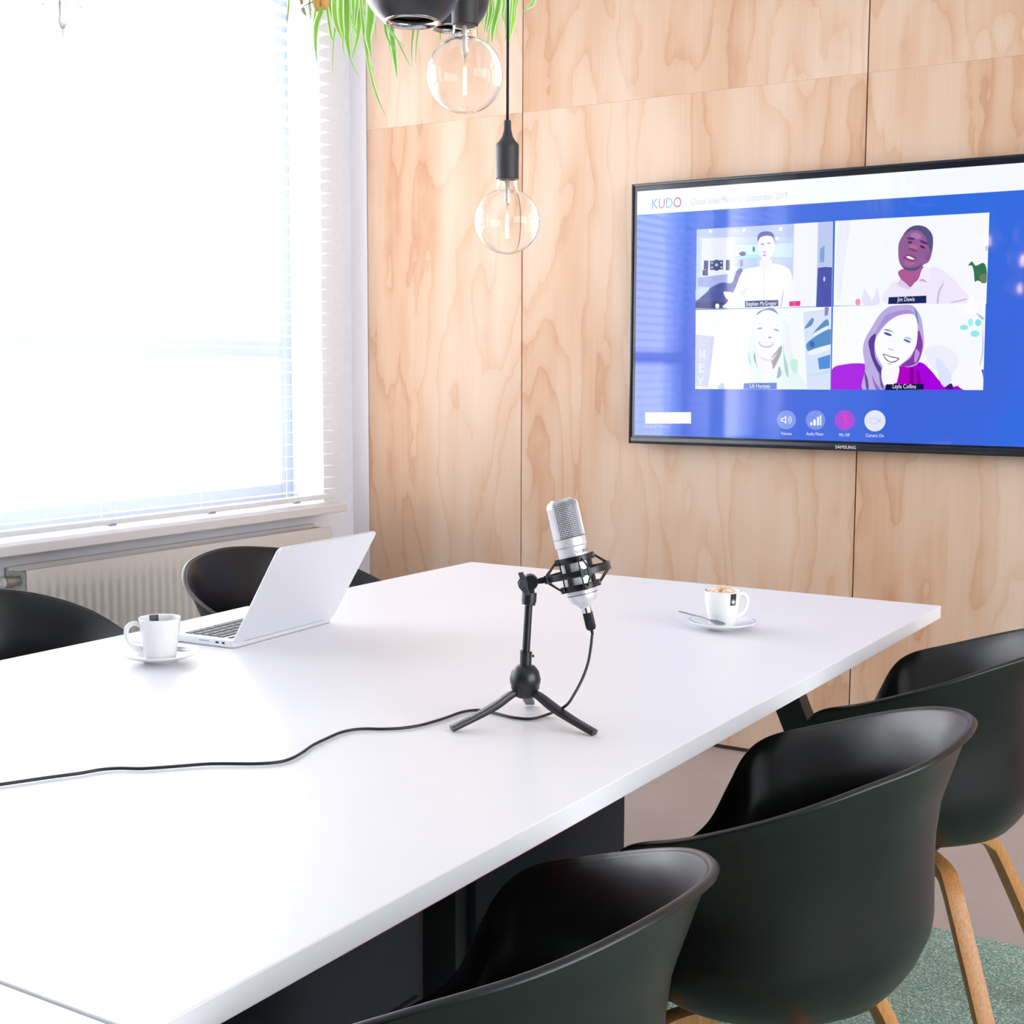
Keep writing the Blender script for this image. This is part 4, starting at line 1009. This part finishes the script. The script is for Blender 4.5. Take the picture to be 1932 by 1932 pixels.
def usb_cable():
    t = thing('usb_cable', 'black cable running from the microphone across the table', 'cable', (MC.x, MC.y, TZ))
    O = Vector((MC.x, MC.y, TZ)); M0 = micM(0)
    P0 = M0 @ Vector((.001, 0, -.0075)) - O
    dn = -AX
    b = BM()
    sweep(b, [P0, P0+dn*.006, P0+dn*.022, P0+dn*.026], rrect(.0145, .0085, .0015, 2), upv=FRT, scale=lambda s: 1 if s < .8 else .75); 
    put('plug', b, m_cable, t, True, auto=40)
    b = BM(); e = P0+dn*.026
    for k in range(4): tube(b, e+dn*(.0016*k), e+dn*(.0016*k+.001), .0028-.0003*k, 12)
    tube(b, e, e+dn*.007, .0019, 10); put('strain_relief', b, m_cable, t)
    s = e+dn*.005
    pts = [s]
    for px, py, dd in ((1114.5, 1222, -.004), (1109, 1252, -.008), (1098, 1282, -.014), (1083, 1310, -.024), (1068, 1331, -.036)):
        pts.append(at_depth(px, py, MD+dd)-O)
    zc = .0028
    for px, py in ((1040, 1349), (1005, 1356), (970, 1354), (940, 1347), (915, 1341), (895, 1340), (870, 1344), (842, 1354), (820, 1361), (790, 1369), (755, 1374), (720, 1375.5), (690, 1375), (665, 1377), (640, 1383), (615, 1394), (590, 1406), (570, 1420), (550, 1431), (525, 1438), (480, 1441), (400, 1441), (330, 1446), (270, 1450), (225, 1449.5), (190, 1452), (150, 1459), (90, 1467), (0, 1480), (-120, 1496), (-300, 1530)):
        q = at_z(px, py, TZ+zc)-O; pts.append(q)
    pts[6].z += .003
    path = catmull(pts, 5); b = BM(); sweep(b, path, circ(.0021, 10)); put('cord', b, m_cable, t)
usb_cable()

# ---------------------------------------------------------------- pendants
def pendant(c, label, R=.0625, sock=True):
    t = thing('pendant_lamp', label, 'lamp', c, 0, 'clear globe bulb pendant lamps over the table')
    # local origin at bulb centre
    th = .0009
    def prof(o):
        p = []
        rn = .0205
        a1 = math.asin(rn/R*1.02)
        for i in range(25):
            a = PI-(PI-a1)*i/24*1.0; p.append(((R-o)*math.sin(a), (R-o)*math.cos(a)))
        p += [(rn-o, R+.004), (.0195-o, R+.014), (.0195-o, R+.02)]
        return p
    a, c_ = prof(0), prof(th)
    b = BM(); lathe(b, a+c_[::-1], 56); put('glass_bulb', b, m_bulb, t)
    b = BM(); z0 = R+.016
    lathe(b, [(0, z0), (.0205, z0), (.0218, z0+.001), (.0222, z0+.060), (.0215, z0+.066), (.0165, z0+.071), (.0105, z0+.080), (.0075, z0+.092), (.0068, z0+.108), (.0058, z0+.1105), (0, z0+.1105)], 40)
    put('socket', b, m_rubber, t, True, auto=45)
    b = BM(); lathe(b, [(0, z0+.002), (.0045, z0), (.0042, .045), (.0065, .040), (.003, .030), (0, .029)], 16); put('stem', b, mat('stem_glass', (.95, .95, .95), .1, Transmission_Weight=.7), t)
    b = BM(); tube(b, (0, 0, .030), (0, 0, .006), .0006, 6); put('wire', b, m_wire, t)
    b = BM()
    for k in (-1, 1): tube(b, (k*.0022, 0, -.032), (k*.0016, 0, .012), .0013, 8)
    put('filament', b, m_filament, t)
    b = BM(); top = H-c[2]; tube(b, (0, 0, z0+.11), (0, 0, top), .0027, 10); put('cord', b, m_cable, t)
    b = BM(); lathe(b, [(0, top-.025), (.03, top-.025), (.045, top-.015), (.045, top), (0, top)], 24); put('ceiling_rose', b, m_rubber, t)
    return t
pendant((-1.423, 2.236, 1.524), 'lowest clear globe bulb on a black cord, beside the panel seam')
pendant((-1.297, 1.907, 1.724), 'clear globe bulb right under the hanging plants')
pendant((-1.451, 1.215, 1.645), 'large pale globe bulb at upper left before the blinds')
p4 = at_depth(388, -62, 2.05)
pendant(tuple(p4), 'globe bulb cut by the top edge, before the blinds')
def globe(px, py, D, r, label):
    c = at_depth(px, py, D)
    t = thing('globe_lamp', label, 'lamp', c, 0, 'glossy black globe lamps by the plants')
    b = BM(); prof = []
    a0 = math.asin(.54)
    for i in range(33): a = a0+(PI-a0)*i/32; prof.append((r*math.sin(a), -r*math.cos(a)))
    for i in range(12):
        a = PI-(PI-a0)*i/11; prof.append(((r-.003)*math.sin(a), -(r-.003)*math.cos(a)))
    lathe(b, prof, 48, close=False); put('shade', b, m_globe, t)
    b = BM(); z = -r*math.cos(a0); R1 = r*math.sin(a0)
    lathe(b, [(R1+.001, z+.001), (R1+.0005, z-.002), (R1-.0035, z-.002), (R1-.008, z+.006), (R1-.006, z+.010)], 48); put('rim', b, m_mirror, t)
    b = BM(); lathe(b, [(0, z+.012), (R1*.8, z+.012), (R1*.8, z+.014), (0, z+.014)], 32); put('diffuser', b, mat('lamp_diffuser', (.10, .09, .10), .2), t)
    b = BM(); tube(b, (0, 0, r), (0, 0, H-c.z), .003); put('cord', b, m_cable, t)
globe(777, -42, 2.1, .0785, 'nearer glossy black globe lamp at the top edge')
globe(853, -8, 2.72, .075, 'farther black globe lamp mostly hidden behind a bulb socket')

# ---------------------------------------------------------------- hanging plants
def leaf(b, pts, w, D, mid=0, edge=1, bend=0.0):
    """ribbon through pixel points at depth D; centre strip + pale margins"""
    P = [at_depth(x, y, D+bend*i/len(pts)) for i, (x, y) in enumerate(pts)]
    path = catmull(P, 6); N = len(path); rows = []
    tilt = random.uniform(-.35, .35)
    for i, p in enumerate(path):
        s = i/(N-1); tng = (path[min(i+1, N-1)]-path[max(i-1, 0)]).normalized()
        side = tng.cross(fwd).normalized(); n = side.cross(tng)
        sd = side*math.cos(tilt)+n*math.sin(tilt); nn = n*math.cos(tilt)-side*math.sin(tilt)
        ww = 1.25*w*(.75+.35*math.sin(min(1, s*1.6)*PI/2))*(1-s**3)**.9+.0003
        rows.append([b.verts.new(p+sd*(ww*k)+nn*(abs(k)*ww*.35)) for k in (-.5, -.3, 0, .3, .5)])
    for a, c in zip(rows, rows[1:]):
        for k in range(4):
            f = b.faces.new((a[k], a[k+1], c[k+1], c[k])); f.material_index = edge if k in (0, 3) else mid
def plant(name, label, pot_px, D, leaves, extra, mats):
    c = at_depth(*pot_px, D)
    t = thing(name, label, 'plant', c)
    O = c
    b = BM(); lathe(b, [(0, 0), (.05, 0), (.055, .003), (.075, .12), (.078, .13), (.070, .13), (.066, .11), (0, .108)], 32); put('pot', b, m_pot, t)
    b = BM()
    for k in range(3):
        a = 2*PI*k/3; tube(b, (.072*math.cos(a), .072*math.sin(a), .128), (0, 0, min(.45, H-c.z-.02)), .001, 6)
    tube(b, (0, 0, min(.45, H-c.z-.02)), (0, 0, H-c.z), .0015, 6); put('hanger', b, m_cable, t)
    b = BM()
    pot_top = c+Vector((0, 0, .12))
    for pts, w in leaves:
        D2 = D+random.uniform(-.07, .07)
        leaf(b, pts, w, D2)
    # upper leaves arching from the pot to meet the hanging ones and around it
    for k in range(20):
        a = 2*PI*k/20+random.uniform(-.1, .1); L = random.uniform(.10, .2); d = Vector((math.cos(a), math.sin(a), 0))
        P = [pot_top+d*.02, pot_top+d*(L*.45)+Vector((0, 0, .06)), pot_top+d*(L*.8)+Vector((0, 0, .03)), pot_top+d*L+Vector((0, 0, -.05))]
        path = catmull(P, 5); N = len(path); side = Vector((-d.y, d.x, 0)); rows = []
        for i, p in enumerate(path):
            s = i/(N-1); ww = .013*(1-s**2.5)+.0004
            rows.append([b.verts.new(p+side*(ww*q)+Vector((0, 0, abs(q)*ww*.3))) for q in (-.5, -.3, 0, .3, .5)])
        for r, s_ in zip(rows, rows[1:]):
            for q in range(4): f = b.faces.new((r[q], r[q+1], s_[q+1], s_[q])); f.material_index = 1 if q in (0, 3) else 0
    for v in b.verts: v.co -= O
    put('foliage', b, mats, t, 'keep' if False else True)
    return t
S = .1346  # crop (480,0)-(740,260) scale
def C8(*pts): return [(480+x*S, y*S) for x, y in pts]
L1 = [
    (C8((960, -500), (940, -100), (925, 140), (865, 330), (850, 560), (875, 900)), .0125),
    (C8((900, -500), (880, -100), (850, 150), (835, 400), (850, 700), (880, 910)), .005),
    (C8((1010, -400), (1010, 0), (1040, 300), (1080, 520), (1110, 560)), .006),
    (C8((1180, -400), (1160, 100), (1130, 400), (1105, 640), (1095, 1060)), .004),
    (C8((1110, -600), (1120, -100), (1125, 200), (1170, 400), (1245, 570)), .011),
    (C8((1200, -600), (1200, 0), (1200, 250), (1230, 480), (1250, 570)), .013),
    (C8((1260, -500), (1290, 0), (1290, 300), (1300, 560), (1350, 860)), .015),
    (C8((1230, 200), (1240, 500), (1240, 640), (1270, 850)), .003),
    (C8((1400, -500), (1470, 0), (1470, 300), (1440, 560), (1355, 850)), .010),
    (C8((1340, 0), (1350, 200), (1410, 400), (1450, 520)), .004),
    (C8((1330, 100), (1380, 500), (1410, 720), (1475, 840)), .003),
    (C8((1250, 560), (1330, 780), (1390, 940), (1475, 1090)), .0028),
    (C8((1560, -500), (1620, 0), (1620, 250), (1590, 520), (1640, 800)), .019),
    (C8((1500, -300), (1520, 200), (1550, 600), (1620, 900), (1690, 1030)), .006),
    (C8((1480, -300), (1500, 100), (1540, 500), (1620, 1000), (1720, 1350), (1840, 1630)), .006),
    (C8((1480, -200), (1500, 0), (1570, 250), (1640, 450)), .003),
    (C8((1700, -200), (1690, 200), (1695, 400), (1705, 560)), .004),
    (C8((1440, -400), (1440, 0), (1420, 200), (1400, 420)), .008),
    (C8((1380, -400), (1380, 0), (1385, 250), (1370, 420)), .006),
    (C8((1075, -300), (1060, -100), (1060, 100), (1100, 300)), .006),
    (C8((1620, -400), (1560, -100), (1570, 100), (1600, 300)), .010),
    (C8((490, -100), (478, 100), (462, 250), (455, 360)), .003),
    (C8((780, -50), (770, 80), (785, 200), (785, 280)), .004),
    (C8((1860, -200), (1830, 350), (1900, 600), (2010, 740)), .004),
    (C8((1880, -200), (1900, 300), (1950, 700), (2000, 1090)), .012),
    (C8((1860, 0), (1850, 350), (1890, 640), (2000, 1080)), .004),
    (C8((2300, -100), (2230, 400), (2205, 700), (2215, 930)), .003),
    (C8((2350, 0), (2300, 400), (2270, 620), (2260, 900)), .003),
    (C8((1850, 330), (1950, 500), (2090, 640)), .003), (C8((1960, 480), (2080, 720), (2190, 940)), .0028),
]
plant('spider_plant', 'variegated spider plant hanging at top, left of the black globe', (640, -230), 2.80, L1, None, [m_leaf, m_leaf_edge])
T8 = 240/1008.  # crop (560,0)-(1020,240): 1932 px wide
def C9(*pts): return [(560+x*.2381, y*.2381) for x, y in pts]
L2 = [
    (C9((1560, -300), (1540, 0), (1530, 120), (1500, 260)), .010), (C9((1500, -300), (1520, 0), (1510, 100), (1480, 280)), .005),
    (C9((1620, -300), (1600, 0), (1570, 140), (1550, 240), (1545, 340)), .012), (C9((1580, -300), (1640, 0), (1630, 100), (1640, 180)), .006),
    (C9((1690, -300), (1670, 0), (1660, 150), (1665, 250), (1650, 330)), .011), (C9((1750, -300), (1730, 0), (1720, 140), (1700, 240), (1672, 350)), .011),
    (C9((1720, -300), (1700, 0), (1690, 160), (1680, 300)), .006), (C9((1540, -200), (1500, 60), (1470, 160), (1445, 260)), .004),
    (C9((1650, -200), (1610, 60), (1590, 180), (1575, 330)), .005), (C9((1800, -200), (1740, 40), (1735, 120), (1730, 180)), .005),
    (C9((1960, -250), (1880, 0), (1840, 50), (1790, 90)), .008), (C9((1990, -250), (1900, -40), (1860, 20), (1800, 100)), .004),
    (C9((1120, -100), (1130, 150), (1130, 230), (1140, 330)), .008), (C9((1200, -100), (1200, 100), (1200, 200), (1212, 300)), .009), (C9((1160, -100), (1165, 150), (1150, 260)), .005),
    (C9((1460, -200), (1470, 80), (1440, 180)), .004), (C9((1505, -200), (1560, 60), (1530, 200), (1510, 420)), .004),
]
plant('spider_plant', 'paler spider plant hanging at top, right of the bulb socket', (935, -230), 2.95, L2, None, [m_leaf_pale if False else m_leaf, m_leaf_edge])
# dried branch with brown and grey leaves
def branch():
    D = 2.7; O = at_depth(620, -40, D)
    t = thing('dried_branch', 'twig with orange-brown and grey leaves at the top edge', 'branch', O)
    b = BM()
    sweep(b, catmull([at_depth(*p, D) for p in ((640, -160), (612, -40), (594, -2), (584, 6), (572, 12))], 5), circ(.0014, 6), scale=lambda s: 1.2-.7*s)
    sweep(b, [at_depth(594, -2, D), at_depth(582, -12, D)], circ(.0009, 6)); sweep(b, [at_depth(584, 6, D), at_depth(587, 20, D)], circ(.0006, 6))
    for v in b.verts: v.co -= O
    put('twig', b, m_twig, t)
    def lf(pts, m, n='dry_leaf', dd=0):
        b = BM(); P = catmull([at_depth(x, y, D+dd)-O for x, y in pts], 4, closed=True); c = sum(P, Vector())/len(P)+fwd*-.006
        vs = [b.verts.new(p) for p in P]; cv = b.verts.new(c)
        for i in range(len(vs)): b.faces.new((vs[i], vs[(i+1) % len(vs)], cv))
        o = put(n, b, m, t); md = o.modifiers.new('s', 'SOLIDIFY'); md.thickness = .0006
    lf([(588, -8), (602, -12), (605, 4), (600, 22), (593, 16), (589, 6)], mat('olive_leaf', lin((200, 160, 70)), .5))
    lf([(603, -8), (618, -14), (622, 2), (617, 18), (608, 17), (603, 8)], m_leaf_brown)
    lf([(567, 18), (573, 13), (576, 20), (578, 30), (571, 25)], m_leaf_grey, 'grey_leaf'); lf([(563, -4), (570, -4), (572, 6), (567, 8)], mat('brown_leaf', lin((168, 130, 104)), .5)); lf([(584, 8), (587, 14), (589, 22), (585, 17)], m_leaf_grey, 'grey_leaf')
branch()
